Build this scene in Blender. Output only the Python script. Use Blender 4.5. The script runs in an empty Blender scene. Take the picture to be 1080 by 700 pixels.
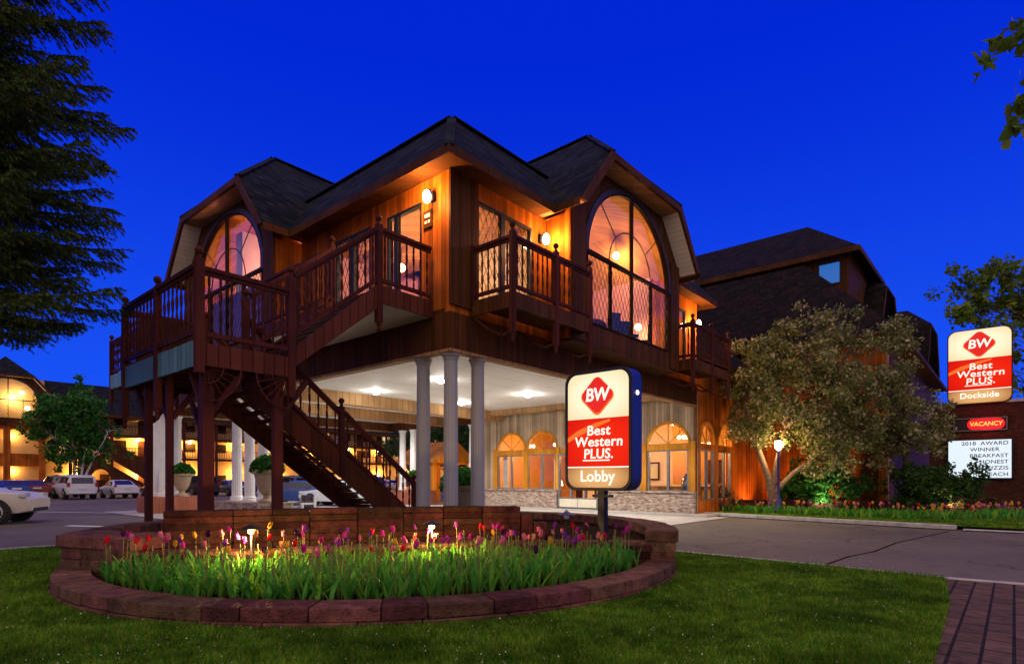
import bpy, bmesh, math, random
import numpy as np
from mathutils import Vector, Matrix, geometry
R = math.radians
random.seed(7); rng = np.random.default_rng(7)
S = bpy.context.scene
C = S.collection

# ------------------------------------------------------------------ camera, sky, sun, exposure
cam = bpy.data.objects.new('camera', bpy.data.cameras.new('camera')); C.objects.link(cam)
cam.location = (0, 0, 1.5); cam.rotation_euler = (R(90), 0, 0)
cam.data.sensor_width = 36; cam.data.sensor_fit = 'HORIZONTAL'
cam.data.lens = 613 / 1080 * 36; cam.data.shift_y = 155 / 1080
cam.data.clip_start = 0.05; cam.data.clip_end = 2000
S.camera = cam

W_ = bpy.data.worlds.new('World'); S.world = W_; W_.use_nodes = True
nt = W_.node_tree; nt.nodes.clear()
def N(t, typ, **kw):
    n = t.nodes.new(typ)
    for k, v in kw.items(): setattr(n, k, v)
    return n
def sky_world():
    L = nt.links.new
    out = N(nt, 'ShaderNodeOutputWorld'); bg = N(nt, 'ShaderNodeBackground')
    tc = N(nt, 'ShaderNodeTexCoord'); sp = N(nt, 'ShaderNodeSeparateXYZ'); L(tc.outputs['Generated'], sp.inputs[0])
    # twilight: deep blue in the east ahead, fading to the pale afterglow of the set sun in the west
    up = N(nt, 'ShaderNodeMapRange', interpolation_type='SMOOTHSTEP'); L(sp.outputs['Z'], up.inputs[0])
    up.inputs[1].default_value = 0.0; up.inputs[2].default_value = 0.62
    m1 = N(nt, 'ShaderNodeMix', data_type='RGBA'); L(up.outputs[0], m1.inputs[0])
    m1.inputs[6].default_value = (0.010, 0.092, 0.94, 1); m1.inputs[7].default_value = (0.0, 0.020, 0.67, 1)
    dt = N(nt, 'ShaderNodeVectorMath', operation='DOT_PRODUCT'); L(tc.outputs['Generated'], dt.inputs[0]); dt.inputs[1].default_value = (0, -.75, .66)
    west = N(nt, 'ShaderNodeMapRange', interpolation_type='SMOOTHSTEP'); L(dt.outputs['Value'], west.inputs[0])
    west.inputs[1].default_value = 0.05; west.inputs[2].default_value = 0.85
    m2 = N(nt, 'ShaderNodeMix', data_type='RGBA'); L(west.outputs[0], m2.inputs[0]); L(m1.outputs[2], m2.inputs[6])
    m2.inputs[7].default_value = (0.98, 0.72, 0.66, 1)
    sky = N(nt, 'ShaderNodeTexSky', sky_type='NISHITA'); sky.sun_disc = False
    sky.sun_elevation = R(-3); sky.sun_rotation = R(180)
    ml = N(nt, 'ShaderNodeMix', data_type='RGBA', blend_type='ADD'); ml.inputs[0].default_value = 0.01
    L(m2.outputs[2], ml.inputs[6]); L(sky.outputs[0], ml.inputs[7])
    L(ml.outputs[2], bg.inputs[0]); bg.inputs[1].default_value = 1.0; L(bg.outputs[0], out.inputs[0])
sky_world()
sun = bpy.data.objects.new('afterglow_sun', bpy.data.lights.new('afterglow_sun', 'SUN')); C.objects.link(sun)
sun.data.energy = 0.05; sun.data.angle = R(40); sun.data.color = (1, .75, .7)
sun.rotation_euler = (R(70), 0, R(20))
S.view_settings.view_transform = 'Standard'; S.view_settings.look = 'None'
S.view_settings.exposure = 0.0; S.view_settings.gamma = 1
S.render.engine = 'CYCLES'; S.cycles.use_denoising = True
S.cycles.max_bounces = 6; S.cycles.diffuse_bounces = 3; S.cycles.glossy_bounces = 3; S.cycles.transparent_max_bounces = 12
S.cycles.sample_clamp_indirect = 3.0; S.cycles.caustics_reflective = False; S.cycles.caustics_refractive = False

# ------------------------------------------------------------------ materials
ROT = math.atan2(.757, .654)
MATS = {}
def newmat(name):
    m = bpy.data.materials.new(name); m.use_nodes = True; t = m.node_tree
    b = t.nodes['Principled BSDF']; MATS[name] = m
    return m, t, b
def ramp(t, fac, cols):
    r = N(t, 'ShaderNodeValToRGB'); t.links.new(fac, r.inputs[0])
    el = r.color_ramp.elements
    while len(el) < len(cols): el.new(0.5)
    for e, (p, c) in zip(el, cols): e.position = p; e.color = (*c, 1)
    return r.outputs[0]
def sc(c, k): return tuple(min(1, x * k) for x in c)
def bump(t, b, h, strength, dist=0.02):
    n = N(t, 'ShaderNodeBump'); n.inputs['Strength'].default_value = strength; n.inputs['Distance'].default_value = dist
    t.links.new(h, n.inputs['Height']); t.links.new(n.outputs[0], b.inputs['Normal'])
def plain(name, col, rough=.6, var=.25, scale=5, bmp=.15, metal=0, spec=.5, coords='Object', island=0):
    m, t, b = newmat(name); L = t.links.new
    tc = N(t, 'ShaderNodeTexCoord'); no = N(t, 'ShaderNodeTexNoise'); no.inputs['Scale'].default_value = scale; no.inputs['Detail'].default_value = 6
    L(tc.outputs[coords], no.inputs['Vector'])
    c = ramp(t, no.outputs[0], [(.3, sc(col, 1 - var)), (.7, sc(col, 1 + var))])
    if island:
        g = N(t, 'ShaderNodeNewGeometry'); hs = N(t, 'ShaderNodeHueSaturation')
        mr = N(t, 'ShaderNodeMapRange'); L(g.outputs['Random Per Island'], mr.inputs[0])
        mr.inputs[3].default_value = 1 - island; mr.inputs[4].default_value = 1 + island
        L(mr.outputs[0], hs.inputs['Value']); L(c, hs.inputs['Color']); c = hs.outputs[0]
        wn = N(t, 'ShaderNodeTexWhiteNoise', noise_dimensions='1D'); L(g.outputs['Random Per Island'], wn.inputs['W'])
        mh = N(t, 'ShaderNodeMapRange'); L(wn.outputs[0], mh.inputs[0]); mh.inputs[3].default_value = .465; mh.inputs[4].default_value = .525; L(mh.outputs[0], hs.inputs['Hue'])
        n3 = N(t, 'ShaderNodeTexNoise'); n3.inputs['Scale'].default_value = 14; n3.inputs['Detail'].default_value = 9; n3.inputs['Roughness'].default_value = .7; L(tc.outputs[coords], n3.inputs['Vector'])
        st = ramp(t, n3.outputs[0], [(.32, (.45, .45, .48)), (.5, (1, 1, 1)), (.72, (1.0, .95, .9))])
        mm = N(t, 'ShaderNodeMix', data_type='RGBA', blend_type='MULTIPLY'); mm.inputs[0].default_value = 1; L(c, mm.inputs[6]); L(st, mm.inputs[7]); c = mm.outputs[2]
    L(c, b.inputs['Base Color'])
    n2 = N(t, 'ShaderNodeTexNoise'); n2.inputs['Scale'].default_value = scale * 8; n2.inputs['Detail'].default_value = 4; L(tc.outputs[coords], n2.inputs['Vector'])
    if bmp: bump(t, b, n2.outputs[0], bmp, .03 if island else .01)
    b.inputs['Roughness'].default_value = rough; b.inputs['Metallic'].default_value = metal; b.inputs['Specular IOR Level'].default_value = spec
    return m
def face_coord(t):
    """(x+y, z) of the object: runs along any wall that follows the building's axes"""
    L = t.links.new
    tc = N(t, 'ShaderNodeTexCoord'); sp = N(t, 'ShaderNodeSeparateXYZ'); L(tc.outputs['Object'], sp.inputs[0])
    ad = N(t, 'ShaderNodeMath', operation='ADD'); L(sp.outputs[0], ad.inputs[0]); L(sp.outputs[1], ad.inputs[1])
    return ad.outputs[0], sp.outputs[2], tc
def boards(name, col, width=.14, var=.35, rough=.55, horiz=False, dark=.35, dirt=.3):
    m, t, b = newmat(name); L = t.links.new
    s, z, tc = face_coord(t)
    if horiz: s, z = z, s
    dv = N(t, 'ShaderNodeMath', operation='DIVIDE'); L(s, dv.inputs[0]); dv.inputs[1].default_value = width
    fl = N(t, 'ShaderNodeMath', operation='FLOOR'); L(dv.outputs[0], fl.inputs[0])
    fr = N(t, 'ShaderNodeMath', operation='FRACT'); L(dv.outputs[0], fr.inputs[0])
    wn = N(t, 'ShaderNodeTexWhiteNoise', noise_dimensions='1D'); L(fl.outputs[0], wn.inputs['W'])
    cb = N(t, 'ShaderNodeCombineXYZ'); ms = N(t, 'ShaderNodeMath', operation='MULTIPLY'); L(dv.outputs[0], ms.inputs[0]); ms.inputs[1].default_value = 2.2
    mz = N(t, 'ShaderNodeMath', operation='MULTIPLY'); L(z, mz.inputs[0]); mz.inputs[1].default_value = .55
    L(ms.outputs[0], cb.inputs[0]); L(mz.outputs[0], cb.inputs[1]); L(wn.outputs[0], cb.inputs[2])
    gr = N(t, 'ShaderNodeTexNoise'); gr.inputs['Scale'].default_value = 3.0; gr.inputs['Detail'].default_value = 7; gr.inputs['Roughness'].default_value = .65; L(cb.outputs[0], gr.inputs['Vector'])
    mx = N(t, 'ShaderNodeMath', operation='MULTIPLY_ADD'); L(wn.outputs[0], mx.inputs[0]); mx.inputs[1].default_value = .5
    hf = N(t, 'ShaderNodeMath', operation='MULTIPLY'); L(gr.outputs[0], hf.inputs[0]); hf.inputs[1].default_value = .6
    L(hf.outputs[0], mx.inputs[2])
    c = ramp(t, mx.outputs[0], [(.15, sc(col, 1 - var)), (.5, col), (.9, sc(col, 1 + var))])
    st = N(t, 'ShaderNodeTexNoise'); st.inputs['Scale'].default_value = .9; st.inputs['Detail'].default_value = 5; L(tc.outputs['Object'], st.inputs['Vector'])
    dr = ramp(t, st.outputs[0], [(.35, (1 - dirt,) * 3), (.65, (1, 1, 1))])
    mm = N(t, 'ShaderNodeMix', data_type='RGBA', blend_type='MULTIPLY'); mm.inputs[0].default_value = 1; L(c, mm.inputs[6]); L(dr, mm.inputs[7])
    ed = N(t, 'ShaderNodeMath', operation='PINGPONG'); L(fr.outputs[0], ed.inputs[0]); ed.inputs[1].default_value = .5
    gap_shade = ramp(t, ed.outputs[0], [(.0, (dark,) * 3), (.07, (1, 1, 1))])  # dark joint lines: thin groove shade put into the colour
    m3 = N(t, 'ShaderNodeMix', data_type='RGBA', blend_type='MULTIPLY'); m3.inputs[0].default_value = 1; L(mm.outputs[2], m3.inputs[6]); L(gap_shade, m3.inputs[7])
    L(m3.outputs[2], b.inputs['Base Color']); b.inputs['Roughness'].default_value = rough; b.inputs['Specular IOR Level'].default_value = .04
    ah = N(t, 'ShaderNodeMath', operation='MULTIPLY_ADD'); L(gr.outputs[0], ah.inputs[0]); ah.inputs[1].default_value = .25
    g2 = ramp(t, ed.outputs[0], [(.0, (0, 0, 0)), (.09, (1, 1, 1))]); L(g2, ah.inputs[2])
    bump(t, b, ah.outputs[0], .6, .012)
    return m
def bricks(name, c1, c2, mortar, w=.22, h=.075, ms=.012, horiz=False, rough=.8, bm=.6, dirt=1, turn=False):
    m, t, b = newmat(name); L = t.links.new
    s, z, tc = face_coord(t)
    cb = N(t, 'ShaderNodeCombineXYZ')
    if horiz: L(tc.outputs['Object'], cb.inputs[0]) if False else None
    L(s, cb.inputs[0]); L(z, cb.inputs[1])
    br = N(t, 'ShaderNodeTexBrick'); br.inputs['Scale'].default_value = 1
    if horiz:
        mp = N(t, 'ShaderNodeMapping'); L(tc.outputs['Object'], mp.inputs[0]); mp.inputs['Rotation'].default_value = (0, 0, -ROT if turn else 0); L(mp.outputs[0], br.inputs['Vector'])
    else: L(cb.outputs[0], br.inputs['Vector'])
    br.inputs['Brick Width'].default_value = w; br.inputs['Row Height'].default_value = h; br.inputs['Mortar Size'].default_value = ms
    br.inputs['Color1'].default_value = (*c1, 1); br.inputs['Color2'].default_value = (*c2, 1); br.inputs['Mortar'].default_value = (*mortar, 1)
    no = N(t, 'ShaderNodeTexNoise'); no.inputs['Scale'].default_value = 7; no.inputs['Detail'].default_value = 8; L(tc.outputs['Object'], no.inputs['Vector'])
    dr = ramp(t, no.outputs[0], [(.3, (.55, .55, .55)), (.7, (1.0, 1.0, 1.0))])
    mm = N(t, 'ShaderNodeMix', data_type='RGBA', blend_type='MULTIPLY'); mm.inputs[0].default_value = dirt; L(br.outputs['Color'], mm.inputs[6]); L(dr, mm.inputs[7])
    L(mm.outputs[2], b.inputs['Base Color']); b.inputs['Roughness'].default_value = rough; b.inputs['Specular IOR Level'].default_value = .08
    iv = N(t, 'ShaderNodeMath', operation='MULTIPLY_ADD'); L(br.outputs['Fac'], iv.inputs[0]); iv.inputs[1].default_value = -1; L(no.outputs[0], iv.inputs[2])
    bump(t, b, iv.outputs[0], bm, .012)
    return m
def emit(name, col, strength, base=(.02, .02, .02)):
    m, t, b = newmat(name)
    b.inputs['Base Color'].default_value = (*base, 1); b.inputs['Emission Color'].default_value = (*col, 1); b.inputs['Emission Strength'].default_value = strength
    b.inputs['Roughness'].default_value = .5
    return m
def glass(name, tint=(.95, .97, 1), refl=.07, rough=.02):
    m = bpy.data.materials.new(name); m.use_nodes = True; t = m.node_tree; t.nodes.clear(); L = t.links.new
    o = N(t, 'ShaderNodeOutputMaterial'); mx = N(t, 'ShaderNodeMixShader'); tr = N(t, 'ShaderNodeBsdfTransparent'); gl = N(t, 'ShaderNodeBsdfGlossy')
    tr.inputs[0].default_value = (*tint, 1); gl.inputs['Roughness'].default_value = rough
    lw0 = N(t, 'ShaderNodeLayerWeight'); lw0.inputs[0].default_value = .5
    pw = N(t, 'ShaderNodeMath', operation='POWER'); L(lw0.outputs['Facing'], pw.inputs[0]); pw.inputs[1].default_value = 4
    lw = N(t, 'ShaderNodeMath', operation='MULTIPLY_ADD'); L(pw.outputs[0], lw.inputs[0]); lw.inputs[1].default_value = .55; lw.inputs[2].default_value = .025
    tc = N(t, 'ShaderNodeTexCoord'); no = N(t, 'ShaderNodeTexNoise'); no.inputs['Scale'].default_value = 1.2; L(tc.outputs['Object'], no.inputs['Vector'])
    bn = N(t, 'ShaderNodeBump'); bn.inputs['Strength'].default_value = .05; L(no.outputs[0], bn.inputs['Height']); L(bn.outputs[0], gl.inputs['Normal'])
    L(lw.outputs[0], mx.inputs[0]); L(tr.outputs[0], mx.inputs[1]); L(gl.outputs[0], mx.inputs[2]); L(mx.outputs[0], o.inputs[0])
    MATS[name] = m; return m
def leafmat(name, c1, c2, c3=None, trans=.35, rough=.5, patch=False):
    m = bpy.data.materials.new(name); m.use_nodes = True; t = m.node_tree; t.nodes.clear(); L = t.links.new
    o = N(t, 'ShaderNodeOutputMaterial'); mx = N(t, 'ShaderNodeMixShader'); mx.inputs[0].default_value = trans
    pb = N(t, 'ShaderNodeBsdfPrincipled'); pb.inputs['Roughness'].default_value = rough; pb.inputs['Specular IOR Level'].default_value = .08
    tl = N(t, 'ShaderNodeBsdfTranslucent'); g = N(t, 'ShaderNodeNewGeometry')
    cols = [(0, c1), (.6, c2), (1, c3 or c2)]
    c = ramp(t, g.outputs['Random Per Island'], cols)
    if patch:
        for s_, lo in ((.9, (.42, .5, .5)), (5.0, (.55, .58, .5))):
            no = N(t, 'ShaderNodeTexNoise'); no.inputs['Scale'].default_value = s_; no.inputs['Detail'].default_value = 5; L(g.outputs['Position'], no.inputs['Vector'])
            pc = ramp(t, no.outputs[0], [(.36, lo), (.58, (1, 1, 1)), (.72, (1.0, 1.0, 1.0))])
            mm = N(t, 'ShaderNodeMix', data_type='RGBA', blend_type='MULTIPLY'); mm.inputs[0].default_value = 1; L(c, mm.inputs[6]); L(pc, mm.inputs[7]); c = mm.outputs[2]
    L(c, pb.inputs['Base Color']); L(c, tl.inputs[0]); L(pb.outputs[0], mx.inputs[1]); L(tl.outputs[0], mx.inputs[2]); L(mx.outputs[0], o.inputs[0])
    MATS[name] = m; return m

boards('cedar', (.45, .12, .016), .15, .62, dirt=.5)
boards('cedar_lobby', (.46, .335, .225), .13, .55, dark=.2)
boards('skirt_boards', (.095, .036, .014), .13, .4)
boards('blue_lit_skirt', (.15, .31, .42), .2, .25, dark=.2)  # pale paint with the bluish light on this side put into its colour
boards('lattice_skirt', (.12, .034, .022), .2, .25, dark=.15)
boards('tan_trim', (.42, .24, .11), .3, .25)
boards('pale_clapboard', (.86, .80, .68), .12, .05, horiz=True, dark=.55, dirt=.04)
boards('wood_ceiling', (.62, .27, .055), .12, .3, dark=.5)
boards('fascia_wood', (.09, .034, .012), .5, .2, dark=.7)
boards('dark_frame', (.035, .018, .010), .4, .3, dark=.7)
boards('maroon_wood', (.082, .022, .017), .4, .3, dark=.6)
boards('stair_wood', (.085, .026, .012), .25, .3, dark=.5)
boards('orange_wood', (.62, .26, .03), .2, .3, dark=.6)
boards('red_plinth_wood', (.38, .13, .08), .12, .2)
bricks('brick', (.24, .11, .075), (.62, .46, .35), (.42, .38, .33), .2, .07)
bricks('dark_brick', (.07, .018, .010), (.10, .028, .014), (.05, .03, .03), .22, .075)
bricks('paver', (.12, .075, .055), (.19, .115, .078), (.03, .022, .02), .42, .21, .014, horiz=True, turn=True)
bricks('shingle', (.006, .009, .013), (.030, .034, .040), (.002, .003, .004), .33, .16, .012, bm=.9)
bricks('wing_shingle', (.010, .007, .009), (.028, .019, .020), (.004, .003, .004), .33, .16, .012, bm=.9)
plain('white_paint', (.84, .85, .84), .5, .06, 3, .05)
bricks('white_ceiling', (.74, .73, .69), (.78, .77, .73), (.45, .44, .42), 2.4, 1.2, .012, horiz=True, rough=.7, bm=.05, dirt=.06)
plain('shaded_column_paint', (.30, .31, .33), .55, .08, 1.5, .08)  # corner columns: dim blue-grey of their front faces put into the colour
plain('concrete', (.42, .39, .36), .85, .15, 1.2, .2)
plain('curb_concrete', (.44, .41, .38), .85, .25, 4, .35)
def asphalt():
    m, t, b = newmat('asphalt'); L = t.links.new; tc = N(t, 'ShaderNodeTexCoord')
    def noise(sc_, det=6, rough=.6):
        n = N(t, 'ShaderNodeTexNoise'); n.inputs['Scale'].default_value = sc_; n.inputs['Detail'].default_value = det; n.inputs['Roughness'].default_value = rough; L(tc.outputs['Object'], n.inputs['Vector']); return n.outputs[0]
    def mul(a, c, k=1):
        x = N(t, 'ShaderNodeMix', data_type='RGBA', blend_type='MULTIPLY'); x.inputs[0].default_value = k; L(a, x.inputs[6]); L(c, x.inputs[7]); return x.outputs[2]
    c = ramp(t, noise(.22, 4), [(.3, (.115, .097, .080)), (.5, (.16, .135, .110)), (.7, (.20, .170, .140))])
    c = mul(c, ramp(t, noise(1.7, 8, .7), [(.30, (.55, .55, .56)), (.45, (1, 1, 1)), (.75, (1.0, .98, .95))]))
    c = mul(c, ramp(t, noise(75, 3, .8), [(.35, (.55, .55, .55)), (.6, (1, 1, 1)), (.72, (1.0, 1.0, 1.0))]), .8)
    v = N(t, 'ShaderNodeTexVoronoi', feature='DISTANCE_TO_EDGE'); v.inputs['Scale'].default_value = .19
    w = N(t, 'ShaderNodeVectorMath', operation='ADD'); nz = N(t, 'ShaderNodeTexNoise'); nz.inputs['Scale'].default_value = 1.1; nz.inputs['Detail'].default_value = 7; L(tc.outputs['Object'], nz.inputs['Vector'])
    L(tc.outputs['Object'], w.inputs[0]); L(nz.outputs['Color'], w.inputs[1]); L(w.outputs[0], v.inputs['Vector'])
    c = mul(c, ramp(t, v.outputs['Distance'], [(.0, (.25, .25, .25)), (.0045, (1, 1, 1))]))
    L(c, b.inputs['Base Color']); b.inputs['Roughness'].default_value = .8; b.inputs['Specular IOR Level'].default_value = .2
    bump(t, b, noise(120, 3, .8), .5, .006)
asphalt()
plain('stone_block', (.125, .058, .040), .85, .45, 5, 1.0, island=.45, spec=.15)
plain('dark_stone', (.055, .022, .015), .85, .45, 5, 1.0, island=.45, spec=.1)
plain('soil', (.035, .022, .012), .95, .4, 9, .8, spec=0)
plain('bark', (.10, .065, .045), .9, .35, 9, .9)
plain('pale_bark', (.19, .125, .085), .85, .35, 9, .6)
plain('birch_bark', (.55, .53, .48), .8, .4, 6, .4)
plain('dark_metal', (.012, .013, .018), .5, .2, 5, .05, spec=.25)
plain('grey_metal', (.20, .20, .21), .4, .15, 4, .05, metal=.5)
plain('black_iron', (.03, .02, .02), .5, .2, 5, .1)
plain('sign_blue', (.012, .022, .16), .35, .15, 2, .03)
plain('terracotta', (.38, .28, .18), .8, .2, 5, .25)
plain('dark_pot', (.11, .08, .055), .7, .3, 4, .2)
plain('pink_wall', (.58, .26, .24), .8, .12, 1.1, .05)
plain('cream_wall', (.72, .55, .36), .8, .1, 1.0, .05)
plain('orange_wall', (.70, .34, .08), .7, .15, 1.0, .05)
plain('hotel_wall', (.62, .38, .13), .8, .15, 1.0, .1)
plain('carpet', (.18, .07, .06), .95, .3, 4, .2)
plain('navy_fabric', (.02, .025, .07), .8, .3, 6, .2)
plain('curtain', (.26, .14, .36), .8, .2, 4, .1)
plain('cream_panel', (.62, .56, .42), .6, .1, 2, .05)
plain('car_white', (.62, .64, .68), .25, .04, 2, 0, spec=.7)
plain('car_silver', (.66, .62, .55), .3, .05, 2, 0)
plain('car_blue', (.03, .06, .22), .25, .1, 2, 0)
plain('car_dark', (.03, .03, .04), .25, .1, 2, 0)
plain('car_red', (.22, .03, .02), .25, .1, 2, 0)
plain('car_grey', (.16, .17, .20), .25, .1, 2, 0, metal=.3)
plain('tyre', (.015, .015, .016), .8, .2, 9, .2)
plain('rim', (.45, .45, .46), .3, .1, 4, 0, metal=.8)
plain('car_glass', (.012, .014, .018), .08, .1, 3, 0, spec=.8)
plain('lamp_red', (.35, .01, .01), .2, .1, 3, 0)
plain('headlight', (.5, .5, .5), .1, .1, 3, 0, spec=.8)
plain('lawn_base', (.05, .09, .010), .95, .4, 3, .4, spec=0)
plain('chalk', (.75, .75, .72), .7, .1, 5, .05)
leafmat('grass_blade', (.06, .19, .008), (.14, .36, .016), (.40, .46, .06), .3, patch=True)
leafmat('spruce_needle', (.03, .075, .018), (.06, .12, .025), (.14, .15, .04), .2)
leafmat('blossom_leaf', (.09, .12, .02), (.20, .23, .07), (.52, .43, .28), .3)
leafmat('green_leaf', (.02, .055, .012), (.04, .10, .02), (.07, .14, .03), .35)
leafmat('bright_leaf', (.02, .09, .012), (.04, .17, .025), (.09, .26, .04), .35)
leafmat('maple_leaf', (.06, .12, .015), (.13, .22, .03), (.26, .30, .04), .4)
leafmat('dry_leaf', (.05, .045, .015), (.10, .08, .03), (.15, .10, .04), .3)
leafmat('tulip_leaf', (.05, .25, .035), (.10, .36, .045), (.22, .42, .03), .4)
leafmat('tulip_stem', (.12, .17, .05), (.20, .20, .07), (.25, .17, .08), .2)
for nm, c in (('magenta', (.38, .02, .22)), ('red', (.55, .015, .02)), ('pink', (.62, .16, .25)), ('yellow', (.70, .38, .03)), ('plum', (.05, .008, .045)), ('peach', (.65, .28, .12)), ('violet', (.20, .03, .28))):
    leafmat('petal_' + nm, sc(c, .75), c, sc(c, 1.25), .35)
glass('pane_glass')
glass('tinted_glass', (.55, .5, .5))
emit('bulb', (1, .78, .45), 25)
emit('bulb_soft', (1, .72, .36), 7)
emit('bulb_warm', (1, .55, .15), 30)
emit('bulb_cool', (1, .96, .88), 60)
emit('sign_cream', (1, .80, .52), .95)
emit('sign_white', (1, .93, .78), 1.15)
emit('sign_red', (.86, .006, .001), .95)
emit('sign_tan', (.58, .27, .09), .80)
emit('sign_orange', (.95, .16, .01), 1.0)
emit('neon_red', (1, .0, .004), 1.2)
emit('neon_core', (1, .62, .12), 1.3)
emit('reader_white', (.80, .90, 1), 1.0)
emit('lit_window', (1, .62, .30), .9)
emit('blue_window', (.02, .20, .75), .6)
plain('letter_black', (.02, .02, .025), .6, .1, 4, 0)
def sign_panel(name, edge, core, strength, cx, cz, rx, rz):
    """a backlit acrylic face: the tubes behind it make its middle brighter than its rim"""
    m, t, b = newmat(name); L = t.links.new
    tc = N(t, 'ShaderNodeTexCoord'); mp = N(t, 'ShaderNodeMapping'); L(tc.outputs['Object'], mp.inputs[0])
    mp.inputs['Location'].default_value = (-cx / rx, 0, -cz / rz); mp.inputs['Scale'].default_value = (1 / rx, 0, 1 / rz)
    g = N(t, 'ShaderNodeTexGradient', gradient_type='SPHERICAL'); L(mp.outputs[0], g.inputs[0])
    c = ramp(t, g.outputs[0], [(0, edge), (.55, core)])
    b.inputs['Base Color'].default_value = (.008, .008, .008, 1); L(c, b.inputs['Emission Color']); b.inputs['Emission Strength'].default_value = strength
    b.inputs['Roughness'].default_value = .5; b.inputs['Specular IOR Level'].default_value = .08
    return m

# ------------------------------------------------------------------ mesh helpers
class MB:
    def __init__(s): s.v = []; s.f = []
    def add(s, vs, fs):
        o = len(s.v); s.v += [tuple(v) for v in vs]; s.f += [tuple(i + o for i in f) for f in fs]; return s
    def box(s, x0, x1, y0, y1, z0, z1):
        return s.add([(x, y, z) for z in (z0, z1) for y in (y0, y1) for x in (x0, x1)],
                     [(0, 2, 3, 1), (4, 5, 7, 6), (0, 1, 5, 4), (2, 6, 7, 3), (0, 4, 6, 2), (1, 3, 7, 5)])
    def bar(s, p, q, w, h=None, up=(0, 0, 1)):
        h = h or w; p = Vector(p); q = Vector(q); d = (q - p).normalized(); u = Vector(up)
        if abs(d.dot(u)) > .98: u = Vector((1, 0, 0))
        a = d.cross(u).normalized() * w / 2; c = a.cross(d).normalized() * h / 2
        vs = [p - a - c, p + a - c, p + a + c, p - a + c, q - a - c, q + a - c, q + a + c, q - a + c]
        return s.add(vs, [(3, 2, 1, 0), (4, 5, 6, 7), (0, 1, 5, 4), (1, 2, 6, 5), (2, 3, 7, 6), (3, 0, 4, 7)])
    def tube(s, pts, rad, n=8):
        pts = [Vector(p) for p in pts]; vs = []; fs = []
        if not isinstance(rad, (list, tuple)): rad = [rad] * len(pts)
        ref = Vector((.3, .2, 1)).normalized()
        for i, p in enumerate(pts):
            d = (pts[min(i + 1, len(pts) - 1)] - pts[max(i - 1, 0)])
            d = d.normalized() if d.length > 1e-9 else Vector((0, 0, 1))
            r = ref if abs(d.dot(ref)) < .95 else Vector((1, 0, 0))
            a = d.cross(r).normalized(); b = d.cross(a)
            for k in range(n):
                t = 2 * math.pi * k / n; vs.append(p + (a * math.cos(t) + b * math.sin(t)) * rad[i])
        for i in range(len(pts) - 1):
            for k in range(n):
                fs.append((i * n + k, i * n + (k + 1) % n, (i + 1) * n + (k + 1) % n, (i + 1) * n + k))
        fs.append(tuple(range(n))); fs.append(tuple((len(pts) - 1) * n + k for k in range(n)))
        return s.add(vs, fs)
    def lathe(s, prof, cx=0, cy=0, z0=0, n=16):
        vs = []; fs = []
        for r, z in prof:
            for k in range(n):
                t = 2 * math.pi * k / n; vs.append((cx + max(r, 1e-4) * math.cos(t), cy + max(r, 1e-4) * math.sin(t), z0 + z))
        for i in range(len(prof) - 1):
            for k in range(n):
                fs.append((i * n + k, i * n + (k + 1) % n, (i + 1) * n + (k + 1) % n, (i + 1) * n + k))
        fs.append(tuple(range(n))); fs.append(tuple((len(prof) - 1) * n + k for k in range(n)))
        return s.add(vs, fs)
    def ball(s, c, r, n=10):
        return s.lathe([(r * math.sin(math.pi * i / n), -r * math.cos(math.pi * i / n)) for i in range(n + 1)], c[0], c[1], c[2], n + 2)
    def plate(s, outer, holes, fn, d0, d1):
        """a flat plate with holes; fn(u, w, d) places it"""
        loops = [outer] + list(holes)
        tris = geometry.tessellate_polygon([[Vector((u, w, 0)) for u, w in l] for l in loops])
        flat = [p for l in loops for p in l]; n = len(flat)
        vs = [fn(u, w, d0) for u, w in flat] + [fn(u, w, d1) for u, w in flat]
        fs = [tuple(t) for t in tris] + [tuple(i + n for i in reversed(t)) for t in tris]
        o = 0
        for l in loops:
            m = len(l)
            for i in range(m):
                a, b = o + i, o + (i + 1) % m; fs.append((a, b, b + n, a + n))
            o += m
        return s.add(vs, fs)
    def each(s, name, mat, parent=None, **k):
        """every separate piece becomes an object of its own"""
        par = list(range(len(s.v)))
        def root(i):
            while par[i] != i: par[i] = par[par[i]]; i = par[i]
            return i
        for f in s.f:
            for i in f[1:]: par[root(i)] = root(f[0])
        g = {}
        for f in s.f: g.setdefault(root(f[0]), []).append(f)
        last = None
        for fs in g.values():
            ids = sorted({i for f in fs for i in f}); mp = {i: q for q, i in enumerate(ids)}
            m = MB(); m.v = [s.v[i] for i in ids]; m.f = [tuple(mp[i] for i in f) for f in fs]; last = m.build(name, mat, parent, **k)
        return last
    def build(s, name, mat, parent=None, off=(0, 0, 0), smooth=False, bevel=0, label=None):
        me = bpy.data.meshes.new(name); ox, oy, oz = off
        me.from_pydata([(x - ox, y - oy, z - oz) for x, y, z in s.v], [], s.f)
        bm = bmesh.new(); bm.from_mesh(me); bmesh.ops.recalc_face_normals(bm, faces=bm.faces); bm.to_mesh(me); bm.free()
        if mat: me.materials.append(MATS[mat])
        o = bpy.data.objects.new(name, me); C.objects.link(o)
        if parent: o.parent = parent
        if smooth:
            me.shade_smooth()
            try: me.set_sharp_from_angle(angle=R(40))
            except Exception: pass
        if bevel:
            b = o.modifiers.new('bevel', 'BEVEL'); b.width = bevel; b.segments = 2; b.limit_method = 'ANGLE'
        if label: o['label'] = label
        return o
def tag(o, label, cat, group=None, kind=None):
    o['label'] = label; o['category'] = cat
    if group: o['group'] = group
    if kind: o['kind'] = kind
    return o
def thing(name, label, cat, loc=(0, 0, 0), rot=0, group=None):
    o = bpy.data.objects.new(name, None); C.objects.link(o); o.location = loc; o.rotation_euler = (0, 0, rot); o.empty_display_size = .2
    return tag(o, label, cat, group)
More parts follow.
